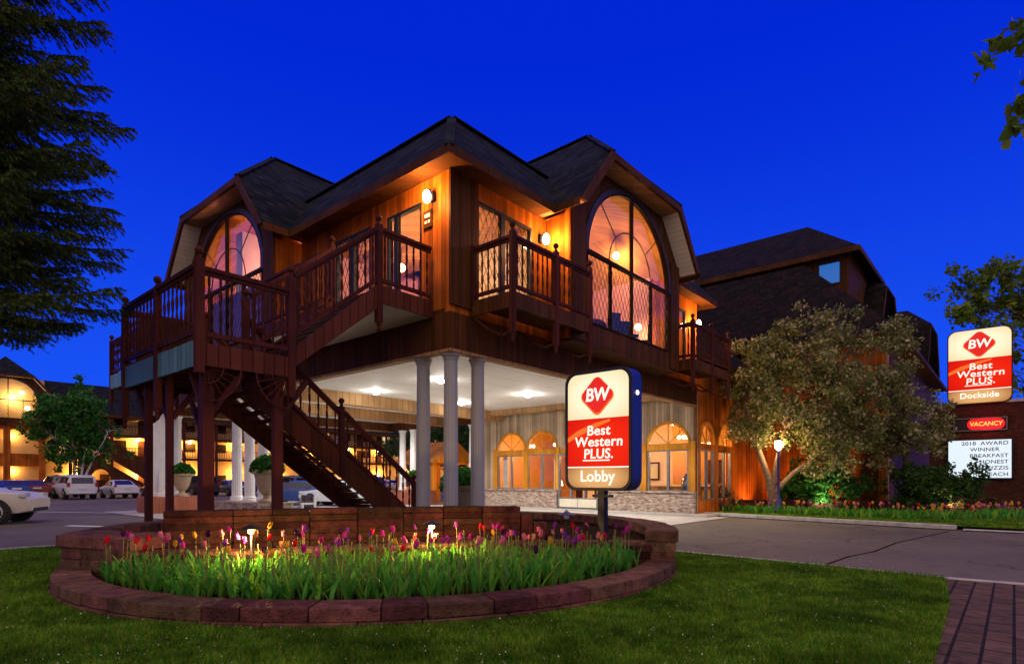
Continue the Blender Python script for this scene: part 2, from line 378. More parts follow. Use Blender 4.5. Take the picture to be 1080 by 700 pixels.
def struct(o): o['kind'] = 'structure'; return o
def dup(o, parent=None):
    c = o.copy(); C.objects.link(c)
    if parent: c.parent = parent
    for ch in list(o.children): dup(ch, c)
    return c
def put(mesh_ob, name, parent, loc, rot=None, scale=None):
    o = bpy.data.objects.new(name, mesh_ob.data); C.objects.link(o); o.parent = parent; o.location = loc
    if rot: o.rotation_euler = rot
    if scale: o.scale = scale
    return o
def light(name, loc, power, col, parent=None, radius=.08, spot=None, aim=None):
    l = bpy.data.lights.new(name, 'SPOT' if spot else 'POINT'); l.energy = power; l.color = col; l.shadow_soft_size = radius
    o = bpy.data.objects.new(name, l); C.objects.link(o); o.location = loc
    if parent: o.parent = parent
    if spot:
        l.spot_size = R(spot); l.spot_blend = .6
        o.rotation_euler = Vector(aim).to_track_quat('-Z', 'Y').to_euler()
    return o
def arc(cx, cz, rx, rz, a0, a1, n=20): return [(cx + rx * math.cos(R(a0 + (a1 - a0) * i / n)), cz + rz * math.sin(R(a0 + (a1 - a0) * i / n))) for i in range(n + 1)]
def text_mesh(name, body, size, mat, parent, loc, rot, bold=.0, shear=0, align='CENTER', ext=.004, sx=1.0, space=1.0, line=1.0):
    cu = bpy.data.curves.new(name, 'FONT'); cu.body = body; cu.size = size; cu.align_x = align; cu.align_y = 'CENTER'
    cu.offset = bold; cu.shear = shear; cu.extrude = ext; cu.space_character = space; cu.space_line = line
    tmp = bpy.data.objects.new('tmp', cu); C.objects.link(tmp)
    dg = bpy.context.evaluated_depsgraph_get(); me = bpy.data.meshes.new_from_object(tmp.evaluated_get(dg))
    bpy.data.objects.remove(tmp); me.materials.clear(); me.materials.append(MATS[mat])
    o = bpy.data.objects.new(name, me); C.objects.link(o); o.parent = parent; o.location = loc; o.rotation_euler = rot; o.scale = (sx, 1, 1)
    return o
def np_mesh(name, verts, faces_n, mat, parent=None, smooth=False):
    """verts (M,3); faces of faces_n consecutive verts each"""
    v = np.asarray(verts, dtype=np.float32).reshape(-1, 3); nv = len(v); nf = nv // faces_n
    me = bpy.data.meshes.new(name); me.vertices.add(nv); me.vertices.foreach_set('co', v.ravel())
    me.loops.add(nv); me.loops.foreach_set('vertex_index', np.arange(nv, dtype=np.int32))
    me.polygons.add(nf); me.polygons.foreach_set('loop_start', np.arange(0, nv, faces_n, dtype=np.int32))
    me.update(calc_edges=True); me.validate()
    me.materials.append(MATS[mat])
    o = bpy.data.objects.new(name, me); C.objects.link(o)
    if parent: o.parent = parent
    return o
def leaf_verts(pts, size, jitter=.4, droop=0.0, aspect=.55):
    """leaf-shaped quads of random attitude at the given points"""
    n = len(pts); d = rng.normal(size=(n, 3)); d[:, 2] -= droop; d /= np.linalg.norm(d, axis=1)[:, None]
    e = rng.normal(size=(n, 3)); e -= (e * d).sum(1)[:, None] * d; e /= np.linalg.norm(e, axis=1)[:, None]
    s = size * (1 + jitter * rng.uniform(-1, 1, n))[:, None]
    a = pts - d * s * .5; b = pts + e * s * aspect * .5; c = pts + d * s * .5; f = pts - e * s * aspect * .5
    return np.stack([a, b, c, f], 1).reshape(-1, 3)

# building frame: local x runs along the right-hand facade, local y along the left-hand one
OB = Vector((-1.41, 13.3, 0)); ROT = math.atan2(.757, .654)
VX, VY = math.cos(ROT), math.sin(ROT)
def WL(x, y, z=0): return Vector((OB.x + VX * x - VY * y, OB.y + VY * x + VX * y, z))

# ------------------------------------------------------------------ ground
def sheet(name, pts, z, mat, kind='structure'):
    m = MB(); m.plate(pts, [], lambda u, w, d: (u, w, d), z - .003, z); o = m.build(name, mat)
    o['kind'] = kind; return o
def ground():
    m = MB(); m.add([(-900, -900, -.02), (900, -900, -.02), (900, 900, -.02), (-900, 900, -.02)], [(0, 1, 2, 3)])
    struct(m.build('ground', 'asphalt'))
ground()
LAWN = [(-30, -6), (-15.6, 3.8), (-12.4, 8.6), (-10.9, 11.3), (-10.25, 12.35), (-9.2, 13.0), (-6, 13.2), (-2, 13.1), (1.5, 12.7), (3.2, 11.95), (5.43, 9.78), (6.42, 8.62), (5.2, 6.9), (3.45, 4.75), (.5, 1.0), (-3, -6)]
sheet('lawn', LAWN, .03, 'lawn_base')
sheet('brick_walk', [(6.42, 8.62), (14, 3.2), (6, -6), (-3, -6), (.5, 1.0), (3.45, 4.75), (5.2, 6.9)], .022, 'paver')
def canopy_floor():
    m = MB(); loc = [(-1.2, -1.3), (13.6, -1.3), (13.6, 22), (-1.2, 22)]
    m.plate(loc, [], lambda x, y, d: (*WL(x, y)[:2], d), -.004, .004); struct(m.build('drive_slab', 'concrete'))
canopy_floor()
def kerb(pts, name, w=.18, h=.09, mat='curb_concrete'):
    m = MB()
    for (x0, y0), (x1, y1) in zip(pts[:-1], pts[1:]):
        a, b = Vector((x0, y0, h / 2)), Vector((x1, y1, h / 2)); n = max(1, int((b - a).length / 2.2))
        for i in range(n):
            p = a.lerp(b, i / n); q = a.lerp(b, (i + 1) / n); g = (q - p).normalized() * .006
            m.bar(p + g, q - g, w, h)
    o = m.build(name, mat, bevel=.015); return struct(o)
kerb([(-15.7, 3.7), (-12.5, 8.6), (-11.0, 11.35), (-10.35, 12.45), (-9.25, 13.1)], 'kerb', .16, .06)
kerb([(3.25, 12.05), (5.5, 9.85), (6.5, 8.7), (9.4, 6.6), (14, 3.3)], 'kerb', .12, .035)
FAR_KERB = [(6.6, 27.2), (7.6, 25.0), (9.5, 22.3), (11.6, 19.5), (13.2, 17.3)]
kerb(FAR_KERB, 'kerb', .3, .13)
kerb([(13.3, 17.15), (14.6, 16.0), (18.5, 12.4)], 'kerb', .35, .03)
sheet('lawn_strip', [(7.0, 27.4), (7.8, 25.1), (9.65, 22.4), (11.75, 19.6), (13.35, 17.45), (14.45, 16.4), (16.0, 17.6), (21, 22.5), (22, 25), (14, 25), (10.5, 27.5)], .09, 'lawn_base')
sheet('side_walk', [(14.6, 16.2), (18.6, 12.6), (28, 19), (28, 24), (22, 23.5), (21, 22.4), (16.1, 17.5)], .03, 'paver')
def asphalt_marks():
    m = MB(); pts = [(5.25, 10.0), (6.6, 11.4), (7.6, 12.2), (9.2, 13.9), (10.6, 15.1), (12.7, 16.9)]
    for p, q in zip(pts[:-1], pts[1:]): m.bar((*p, -.018), (*q, -.018), .05, .006)
    struct(m.build('road_joint', 'soil'))
    m = MB(); m.bar((-14.5, 19.0, -.018), (-12.9, 18.6, -.018), .25, .006); m.bar((-22, 27, -.018), (-12, 25.0, -.018), .1, .006); struct(m.build('road_marking', 'chalk'))
asphalt_marks()

# ------------------------------------------------------------------ the main building
B = thing('timber_hotel_building', 'two-storey timber hotel lobby building with arched gable windows and white drive-through canopy beneath', 'building', OB, ROT)
def right(s, z, d): return (s, -d, z)          # facade along local x, d outward
def left(s, z, d): return (-d, s, z)           # facade along local y, d outward
def wallp(fn, outer, holes, d0, d1, mat='cedar', name='wall', parent=None):
    m = MB(); m.plate(outer, holes, fn, d0, d1); return m.build(name, mat, parent or B)
def rect(s0, s1, z0, z1): return [(s0, z0), (s1, z0), (s1, z1), (s0, z1)]
def lattice_bars(m, fn, s0, s1, z0, z1, d, pitch=.21, r=.0085, slope=2.0):
    """diamond leading clipped to a rectangle"""
    H = z1 - z0
    for sg in (1, -1):
        k = s0 - H / slope
        while k < s1 + H / slope:
            p = []
            for tt in range(2):
                z = z0 + H * tt; s = k + sg * (z - z0) / slope if sg > 0 else k - (z - z0) / slope
                p.append((s, z))
            (a, za), (b, zb) = p
            t0, t1 = 0.0, 1.0
            for lo_hi in ((s0, 1), (s1, -1)):
                lim, sgn = lo_hi; fa, fb = (a - lim) * sgn, (b - lim) * sgn
                if fa < 0 and fb < 0: t0, t1 = 1, 0; break
                if fa < 0: t0 = max(t0, fa / (fa - fb))
                elif fb < 0: t1 = min(t1, fa / (fa - fb))
            if t1 - t0 > .02:
                A = fn(a + (b - a) * t0, za + (zb - za) * t0, d); Bq = fn(a + (b - a) * t1, za + (zb - za) * t1, d)
                m.tube([A, Bq], r, 4)
            k += pitch
def window(fn, s0, s1, z0, z1, d, splits, lat=True, name='window', fmat='dark_metal', parent=None, fw=.07):
    cuts = [s0] + splits + [s1]
    holes = [rect(a + fw, b - fw, z0 + fw, z1 - fw) for a, b in zip(cuts[:-1], cuts[1:])]
    m = MB(); m.plate(rect(s0, s1, z0, z1), holes, fn, d - .06, d + .05); fr = m.build(name, fmat, parent or B)
    g = MB(); g.plate(rect(s0 + .02, s1 - .02, z0 + .02, z1 - .02), [], fn, d - .012, d - .004); g.build('pane', 'pane_glass', fr)
    if lat:
        l = MB()
        for a, b in zip(cuts[:-1], cuts[1:]): lattice_bars(l, fn, a + fw, b - fw, z0 + fw, z1 - fw, d + .008)
        l.build('lattice', 'black_iron', fr)
    return fr
GP = dict(bot=3.7, top=2.2, z0=8.65, z1=10.5, peak=12.7)
def bay(fn, c, parent, off=0.0, deep=9.0, mid_inner=True, roofmat='shingle', interior=None):
    """gabled bay with a tall arched window; c = centre along the facade, off = height offset"""
    zz = lambda z: z + off
    hw = 3.23; inner = [(c - 3.44, zz(8.65)), (c - 2.06, zz(10.3)), (c + 2.06, zz(10.3)), (c + 3.44, zz(8.65))]
    wo = [(c - hw, zz(5.3)), (c + hw, zz(5.3)), (c + hw, zz(8.9)), (c + 2.06, zz(10.3)), (c - 2.06, zz(10.3)), (c - hw, zz(8.9))]
    zt = zz(7.83); hole = [(c - 2.5, zz(5.85)), (c + 2.5, zz(5.85))] + arc(c, zt, 2.5, 2.3, 0, 180, 32)
    wallp(fn, wo, [hole], .68, .8, 'skirt_boards', 'bay_wall', parent)
    for sgn in (-1, 1):
        m = MB(); a = c + sgn * hw; m.plate([(.0, zz(5.3)), (.8, zz(5.3)), (.8, zz(8.75)), (0, zz(8.6))], [], lambda u, w, d: fn(a + d, w, u), -.06, .06); m.build('bay_side_wall', 'cedar', parent)
    m = MB(); m.plate([(c - hw, 0), (c + hw, 0), (c + hw, .8), (c - hw, .8)], [], lambda u, w, d: fn(u, d, w), zz(5.22), zz(5.32)); m.build('bay_floor', 'skirt_boards', parent)
    # window frame with four lower lights and two half-arches
    q = [c - 2.5, c - 1.25, c, c + 1.25, c + 2.5]; hs = []
    for a, b in zip(q[:-1], q[1:]): hs.append(rect(a + .025, b - .025, zz(5.89), zt - .045))
    hs.append([(c + .035, zt + .05)] + [(c + 2.455 * math.cos(R(t)), zt + 2.255 * math.sin(R(t))) for t in np.linspace(1.6, 89.0, 20)])
    hs.append([(2 * c - u, w) for u, w in reversed(hs[-1])])
    m = MB(); m.plate(hole, hs, fn, .74, .84); fr = m.build('arched_window', 'dark_frame', parent)
    g = MB(); g.plate([(c + (u - c) * .99, w) for u, w in hole], [], fn, .76, .768); g.build('pane', 'pane_glass', fr)
    l = MB()
    for a, b in zip(q[:-1], q[1:]): lattice_bars(l, fn, a + .025, b - .025, zz(5.89), zt - .045, .785)
    l.build('lattice', 'black_iron', fr)
    l = MB(); l.tube([fn(u, w, .77) for u, w in arc(c, zt, 1.28, 1.22, 0, 180, 24)], .018, 5)
    for t in (45, 135): l.tube([fn(c + 1.28 * math.cos(R(t)), zt + 1.22 * math.sin(R(t)), .77), fn(c + 2.46 * math.cos(R(t)), zt + 2.26 * math.sin(R(t)), .77)], .016, 5)
    l.build('muntin', 'black_iron', fr)
    l = MB(); l.plate(arc(c, zt, 2.66, 2.45, 0, 180, 32) + arc(c, zt, 2.5, 2.3, 180, 0, 32), [], fn, .8, .85); l.build('arch_trim', 'black_iron', fr)
    # roof: steep sides, clipped front, ridge running back
    A, Bb, Cc, D = (c - GP['bot'], zz(GP['z0'])), (c - GP['top'], zz(GP['z1'])), (c + GP['top'], zz(GP['z1'])), (c + GP['bot'], zz(GP['z0']))
    f_, p_, bk = 1.42, -.77, -deep
    vs = [fn(*A, f_), fn(*Bb, f_), fn(*Cc, f_), fn(*D, f_), fn(c, zz(GP['peak']), p_), fn(*A, bk), fn(*Bb, bk), fn(*Cc, bk), fn(*D, bk), fn(c, zz(GP['peak']), bk)]
    m = MB(); m.add(vs, [(0, 1, 6, 5), (1, 4, 9, 6), (1, 2, 4), (2, 7, 9, 4), (2, 3, 8, 7), (5, 6, 9, 7, 8)]); rf = m.build('gable_roof', roofmat, parent)
    m = MB(); m.plate([A, Bb, Cc, D] + [inner[3], inner[2], inner[1], inner[0]], [], fn, 1.36, 1.45)
    m.build('fascia', 'fascia_wood', rf)
    m = MB()
    for p, q2 in ((inner[0], inner[1]), (inner[3], inner[2])):
        m.add([fn(*p, 1.36), fn(*q2, 1.36), fn(*q2, .8), fn(*p, .8)], [(0, 1, 2, 3)])
    m.each('soffit', 'pale_clapboard', rf)
    m = MB(); m.add([fn(*inner[1], 1.36), fn(*inner[2], 1.36), fn(*inner[2], .8), fn(*inner[1], .8)], [(0, 1, 2, 3)])
    for sgn in (-1, 1):
        a0, a1 = c + sgn * 3.44, c + sgn * 3.7
        m.add([fn(a0, zz(8.65), 1.36), fn(a1, zz(8.65), 1.36), fn(a1, zz(8.65), .0), fn(a0, zz(8.65), .0)], [(0, 1, 2, 3)])
    m.each('eave_board', 'tan_trim', rf)
    return fr
CR, CL = 6.9, 9.85
bay(right, CR, B); bay(left, CL, B)
# walls of the upper floor (split where the bays open)
wallp(right, rect(-.002, 3.73, 5.35, 8.62), [rect(.87, 2.97, 5.7, 8.2)], -.14, 0)
wallp(right, rect(10.07, 13.65, 5.35, 8.62), [rect(11.2, 12.6, 5.7, 8.1)], -.14, 0)
wallp(left, rect(.14, 6.6, 5.35, 8.62), [rect(1.0, 2.35, 5.7, 8.15), rect(3.05, 4.7, 5.7, 8.15)], -.14, 0)
wallp(left, rect(13.08, 13.3, 5.35, 8.62), [], -.14, 0)
m = MB(); m.box(13.51, 13.65, .14, 13.3, 5.35, 8.62); m.box(.14, 13.51, 13.16, 13.3, 5.35, 8.62); m.each('rear_wall', 'cedar', B)
m = MB(); m.box(-.05, .86, -.06, -.002, 5.5, 8.6); m.build('corner_shade_sheet', 'skirt_boards', B)  # dark sheet over the wall corner, standing for the shade there
m = MB(); m.box(3.66, 4.3, -.86, -.803, 5.3, 8.9); m.box(9.5, 10.14, -.86, -.803, 5.3, 8.9); m.box(-.86, -.803, 6.61, 7.24, 5.3, 8.9); m.box(-.86, -.803, 12.46, 13.09, 5.3, 8.9); m.each('bay_pilaster', 'skirt_boards', B)
window(right, .87, 2.97, 5.7, 8.2, -.05, [1.82])
window(right, 11.2, 12.6, 5.7, 8.1, -.05, [11.9], False)
dr = window(left, 1.0, 2.35, 5.7, 8.15, -.05, [2.0], False, 'glass_door')
window(left, 3.05, 4.7, 5.7, 8.15, -.05, [3.9])
# skirt beam round the canopy, its bottom trim, ceiling and cross beams
def skirt():
    wallp(right, rect(-.003, 13.65, 4.5, 5.35), [], -.2, .002, 'skirt_boards', 'canopy_skirt')
    wallp(left, rect(.2, 20.1, 4.5, 5.45), [], -.2, 0, 'skirt_boards', 'canopy_skirt')
    m = MB(); m.box(-.003, 13.65, 19.9, 20.1, 4.5, 5.45); m.box(13.45, 13.65, 12.1, 19.9, 4.5, 5.45); m.each('canopy_skirt', 'skirt_boards', B)
    m = MB(); m.box(-.03, 13.68, -.03, .22, 4.43, 4.498); m.box(-.03, .22, .22, 20.13, 4.43, 4.498); m.box(.22, 13.65, 19.88, 20.13, 4.43, 4.498); m.each('trim', 'tan_trim', B)
    m = MB(); m.box(.2, 13.6, .2, 19.9, 4.98, 5.06); m.build('canopy_ceiling', 'white_ceiling', B)
    m = MB(); m.box(.2, 13.5, 10.45, 10.85, 4.5, 4.977); m.box(.2, 13.5, 14.6, 15.0, 4.5, 4.977); m.box(12.6, 13.0, .2, 10.45, 4.72, 4.977); m.each('ceiling_beam', 'tan_trim', B)
    m = MB(); m.box(.1, 13.6, 13.35, 20.05, 5.46, 5.55); m.build('canopy_roof', 'shingle', B)
    m = MB(); m.box(.14, 13.5, .14, 13.16, 5.36, 5.6); m.build('upper_floor', 'carpet', B)
skirt()
def main_roof():
    e0, e1x, e1y, zi, zt, ins = -.6, 14.25, 13.9, 8.68, 10.5, 1.45
    lo = [(e0, e0, zi), (e1x, e0, zi), (e1x, e1y, zi), (e0, e1y, zi)]
    hi = [(e0 + ins, e0 + ins, zt), (e1x - ins, e0 + ins, zt), (e1x - ins, e1y - ins, zt), (e0 + ins, e1y - ins, zt)]
    m = MB(); m.add(lo + hi + [(6.8, 6.6, 11.0)], [(1, 2, 6, 5), (2, 3, 7, 6), (4, 5, 8), (5, 6, 8), (6, 7, 8), (7, 4, 8)])
    for fn, c, a, b in ((right, CR, e0, e1x), (left, CL, e0, e1y)):   # slopes stop where the bays' gables rise
        m.add([fn(a, zi, -e0), fn(c - 3.7, zi, -e0), fn(c - 2.2, zt, -e0 - ins), fn(a + ins, zt, -e0 - ins)], [(0, 1, 2, 3)])
        m.add([fn(c + 3.7, zi, -e0), fn(b, zi, -e0), fn(b - ins, zt, -e0 - ins), fn(c + 2.2, zt, -e0 - ins)], [(0, 1, 2, 3)])
    rf = m.build('roof', 'shingle', B)
    m = MB()
    for p, q in ((lo[0], hi[0]), (hi[0], (CR - 2.2, e0 + ins, zt)), (hi[0], (e0 + ins, CL - 2.2, zt))): m.bar(p, q, .22, .035)
    for fn, c in ((right, CR), (left, CL)):
        pk = fn(c, 12.7, -.77)
        for e in (fn(c - 2.2, 10.5, 1.42), fn(c + 2.2, 10.5, 1.42), fn(c, 12.7, -8.9)): m.bar(pk, e, .22, .035)
    m.each('ridge_cap', 'shingle', rf)
    m = MB(); h0, h1 = 8.5, 8.70   # fascia runs in front of the eaves, stopping at the bays
    m.box(-.62, 3.2, -.62, -.585, h0, h1); m.box(10.6, 14.27, -.62, -.585, h0, h1); m.box(-.62, -.585, -.585, 6.15, h0, h1)
    m.box(14.235, 14.27, -.585, 13.9, h0, h1); m.box(-.62, 14.27, 13.9, 13.93, h0, h1)
    m.box(3.165, 3.2, -1.4, -.62, h0, h1); m.box(10.6, 10.635, -1.4, -.62, h0, h1)
    m.box(-1.4, -.62, 6.115, 6.15, h0, h1); m.box(-1.4, -.62, 13.55, 13.585, h0, h1)
    m.each('fascia', 'fascia_wood', rf)
    m = MB(); m.box(-.585, 3.2, -.585, .0, 8.6, 8.63); m.box(10.6, 14.23, -.585, 0, 8.6, 8.63); m.box(-.585, 0, .0, 6.15, 8.6, 8.63); m.each('soffit', 'fascia_wood', rf)
main_roof()
def post_top(m, x, y, z):
    m.lathe([(.045, 0), (.045, .03), (.03, .05), (.03, .07), (.062, .10), (.075, .14), (.062, .18), (.02, .21)], x, y, z, 10)
def post(x, y, z0, z1, parent, off=(0, 0, 0), w=.12, drop=False, mat='maroon_wood'):
    m = MB(); m.box(x - w / 2, x + w / 2, y - w / 2, y + w / 2, z0, z1); post_top(m, x, y, z1)
    if drop: m.lathe([(.01, -.22), (.05, -.16), (.03, -.1), (.055, -.05), (.05, 0)], x, y, z0, 8)
    return m.build('post', mat, parent, off, bevel=.008)
BAL = None
def baluster_mesh():
    m = MB(); pr = [(.022, 0), (.022, .16), (.014, .18), (.03, .30), (.024, .42), (.014, .5), (.024, .58), (.03, .7), (.014, .82), (.022, .84), (.022, 1.0)]
    m.lathe(pr, 0, 0, 0, 7); return m.build('baluster_pattern', 'maroon_wood', None)
BAL = baluster_mesh()
def railing(parent, p0, p1, off=(0, 0, 0), rail_h=1.22, spacing=.185, name='rail', low=.12, mat='maroon_wood'):
    """top and bottom rail between two floor points, and its balusters as sub-parts"""
    a, b = Vector(p0), Vector(p1); up = Vector((0, 0, 1))
    m = MB(); m.bar(a + up * rail_h, b + up * rail_h, .11, .07); m.bar(a + up * (rail_h - .07), b + up * (rail_h - .07), .05, .07)
    r = m.build(name, mat, parent, off)
    m = MB(); m.bar(a + up * low, b + up * low, .06, .08); m.build('bottom_rail', mat, r, off)
    L_ = (Vector((b.x, b.y, 0)) - Vector((a.x, a.y, 0))).length; n = max(1, int(L_ / spacing)); h = rail_h - .1 - low
    for i in range(n):
        p = a.lerp(b, (i + .5) / n)
        put(BAL, 'baluster', r, (p.x - off[0], p.y - off[1], p.z + low - off[2]), scale=(1, 1, h))
    return r
def bracket_fan(m, fn, s, z, sg, rr=.55):
    """quarter-circle spoked bracket"""
    for r_ in (rr, rr * .5): m.tube([fn(s + sg * r_ * math.cos(R(t)), z - r_ * math.sin(R(t)), 0) for t in range(0, 91, 10)], .016, 5)
    for t in range(0, 91, 15): m.tube([fn(s + sg * .1 * math.cos(R(t)), z - .1 * math.sin(R(t)), 0), fn(s + sg * rr * math.cos(R(t)), z - rr * math.sin(R(t)), 0)], .012, 4)
def balcony(x0, x1, posts, joist):
    y0 = -1.33
    m = MB(); m.box(x0, x1, y0 + .04, -.07, 5.55, 5.63); f = m.build('balcony', 'stair_wood', B)
    m = MB(); m.box(x0 - .03, x1 + .03, y0 - .03, y0 + .035, 5.33, 5.68); m.box(x0 - .03, x0 + .03, y0 + .035, -.07, 5.33, 5.68); m.box(x1 - .03, x1 + .03, y0 + .035, -.9, 5.33, 5.68); m.each('fascia', 'skirt_boards', f)
    for px in posts: post(px, y0, 4.75, 7.02, f, drop=True)
    m = MB(); m.box(x0 - .05, x0 + .05, -.16, -.07, 5.6, 7.0); m.build('wall_post', 'maroon_wood', f)
    for a, b in zip(posts[:-1], posts[1:]): railing(f, (a + .06, y0, 5.68), (b - .06, y0, 5.68))
    railing(f, (x0, -.1, 5.68), (x0, y0 + .06, 5.68))
    m = MB()
    for px in posts:
        m.tube([(px, y0 + .03, 4.8), (px, y0 + .35, 4.75), (px, y0 + .75, 4.95), (px, -.1, 5.3)], .03, 6)
    m.build('bracket', 'maroon_wood', f)
    return f
balcony(.64, 3.73, [.64, 2.25, 3.73], 0); balcony(10.2, 13.5, [10.2, 11.85, 13.5], 0)
# balcony in front of the left bay
def left_balcony():
    f0 = 5.0
    m = MB(); m.box(-3.0, -.9, 11.1, 13.8, f0 - .1, f0); f = m.build('balcony', 'stair_wood', B)
    m = MB(); m.box(-3.05, -2.98, 11.0, 13.86, f0 - .4, f0 + .05); m.build('fascia', 'blue_lit_skirt', f); m = MB(); m.box(-2.98, -.9, 13.8, 13.86, f0 - .4, f0 + .05); m.each('fascia', 'lattice_skirt', f)
    for x, y in ((-3.0, 11.1), (-3.0, 12.45), (-3.0, 13.8), (-.95, 13.8)): post(x, y, f0 - .8, f0 + 1.25, f, drop=True)
    for a, b in (((-3.0, 11.16), (-3.0, 12.39)), ((-3.0, 12.51), (-3.0, 13.74)), ((-2.94, 13.8), (-1.0, 13.8))): railing(f, (*a, f0 + .05), (*b, f0 + .05), rail_h=1.15)
    m = MB(); m.box(-2.4, -.9, 12.9, 12.96, f0, 7.0); m.build('screen', 'fascia_wood', f)
left_balcony()
# fluted columns in three clusters of three and the rear pair
def column(x, y, z0, z1=4.43, r=.175, mat='shaded_column_paint'):
    m = MB(); n = 48; vs = []; fs = []; rows = [(z0 + .18, 1.0), (z0 + (z1 - z0) * .4, .98), (z1 - .16, .90)]
    for z, k in rows:
        for i in range(n):
            t = 2 * math.pi * i / n; rr = r * k * (1 - .045 * (i % 3 == 0)); vs.append((x + rr * math.cos(t), y + rr * math.sin(t), z))
    for j in range(2):
        for i in range(n): fs.append((j * n + i, j * n + (i + 1) % n, (j + 1) * n + (i + 1) % n, (j + 1) * n + i))
    m.add(vs, fs); c = m.build('column', mat, B)
    m = MB(); m.lathe([(r * 1.35, 0), (r * 1.35, .07), (r * 1.2, .09), (r * 1.25, .13), (r * 1.02, .185)], x, y, z0, 20); m.build('base', mat, c)
    m = MB(); m.lathe([(r * .92, -.17), (r * 1.05, -.12), (r * 1.0, -.1), (r * 1.25, -.05), (r * 1.3, 0)], x, y, z1 - .002, 20); m.build('capital', mat, c)
for x, y in ((.22, .22), (.22, 1.2), (1.12, .22)): column(x, y, .5)
for x, y in ((.3, 9.6), (.3, 10.6), (.3, 11.6)): column(x, y, .72, mat='white_paint')
for x, y in ((.3, 19.85), (.3, 18.95), (1.2, 19.85)): column(x, y, .72, mat='white_paint')
for x, y in ((13.2, 18.3), (13.2, 17.3), (13.2, 16.3), (13.2, 12.35)): column(x, y, .85, mat='white_paint', r=.2)
def plinths():
    m = MB(); m.box(-.35, .85, 8.6, 12.15, 0, .72); m.build('column_plinth', 'brick', B, bevel=.01)
    m = MB(); m.box(-.32, 2.3, 18.4, 20.35, 0, .72); m.build('column_plinth', 'red_plinth_wood', B, bevel=.01)
    m = MB(); m.box(12.7, 13.7, 15.8, 18.9, 0, .85); m.build('column_plinth', 'red_plinth_wood', B, bevel=.01)
    m = MB(); m.box(12.9, 13.5, 12.1, 12.6, 0, .85); m.build('column_plinth', 'red_plinth_wood', B, bevel=.01)
plinths()
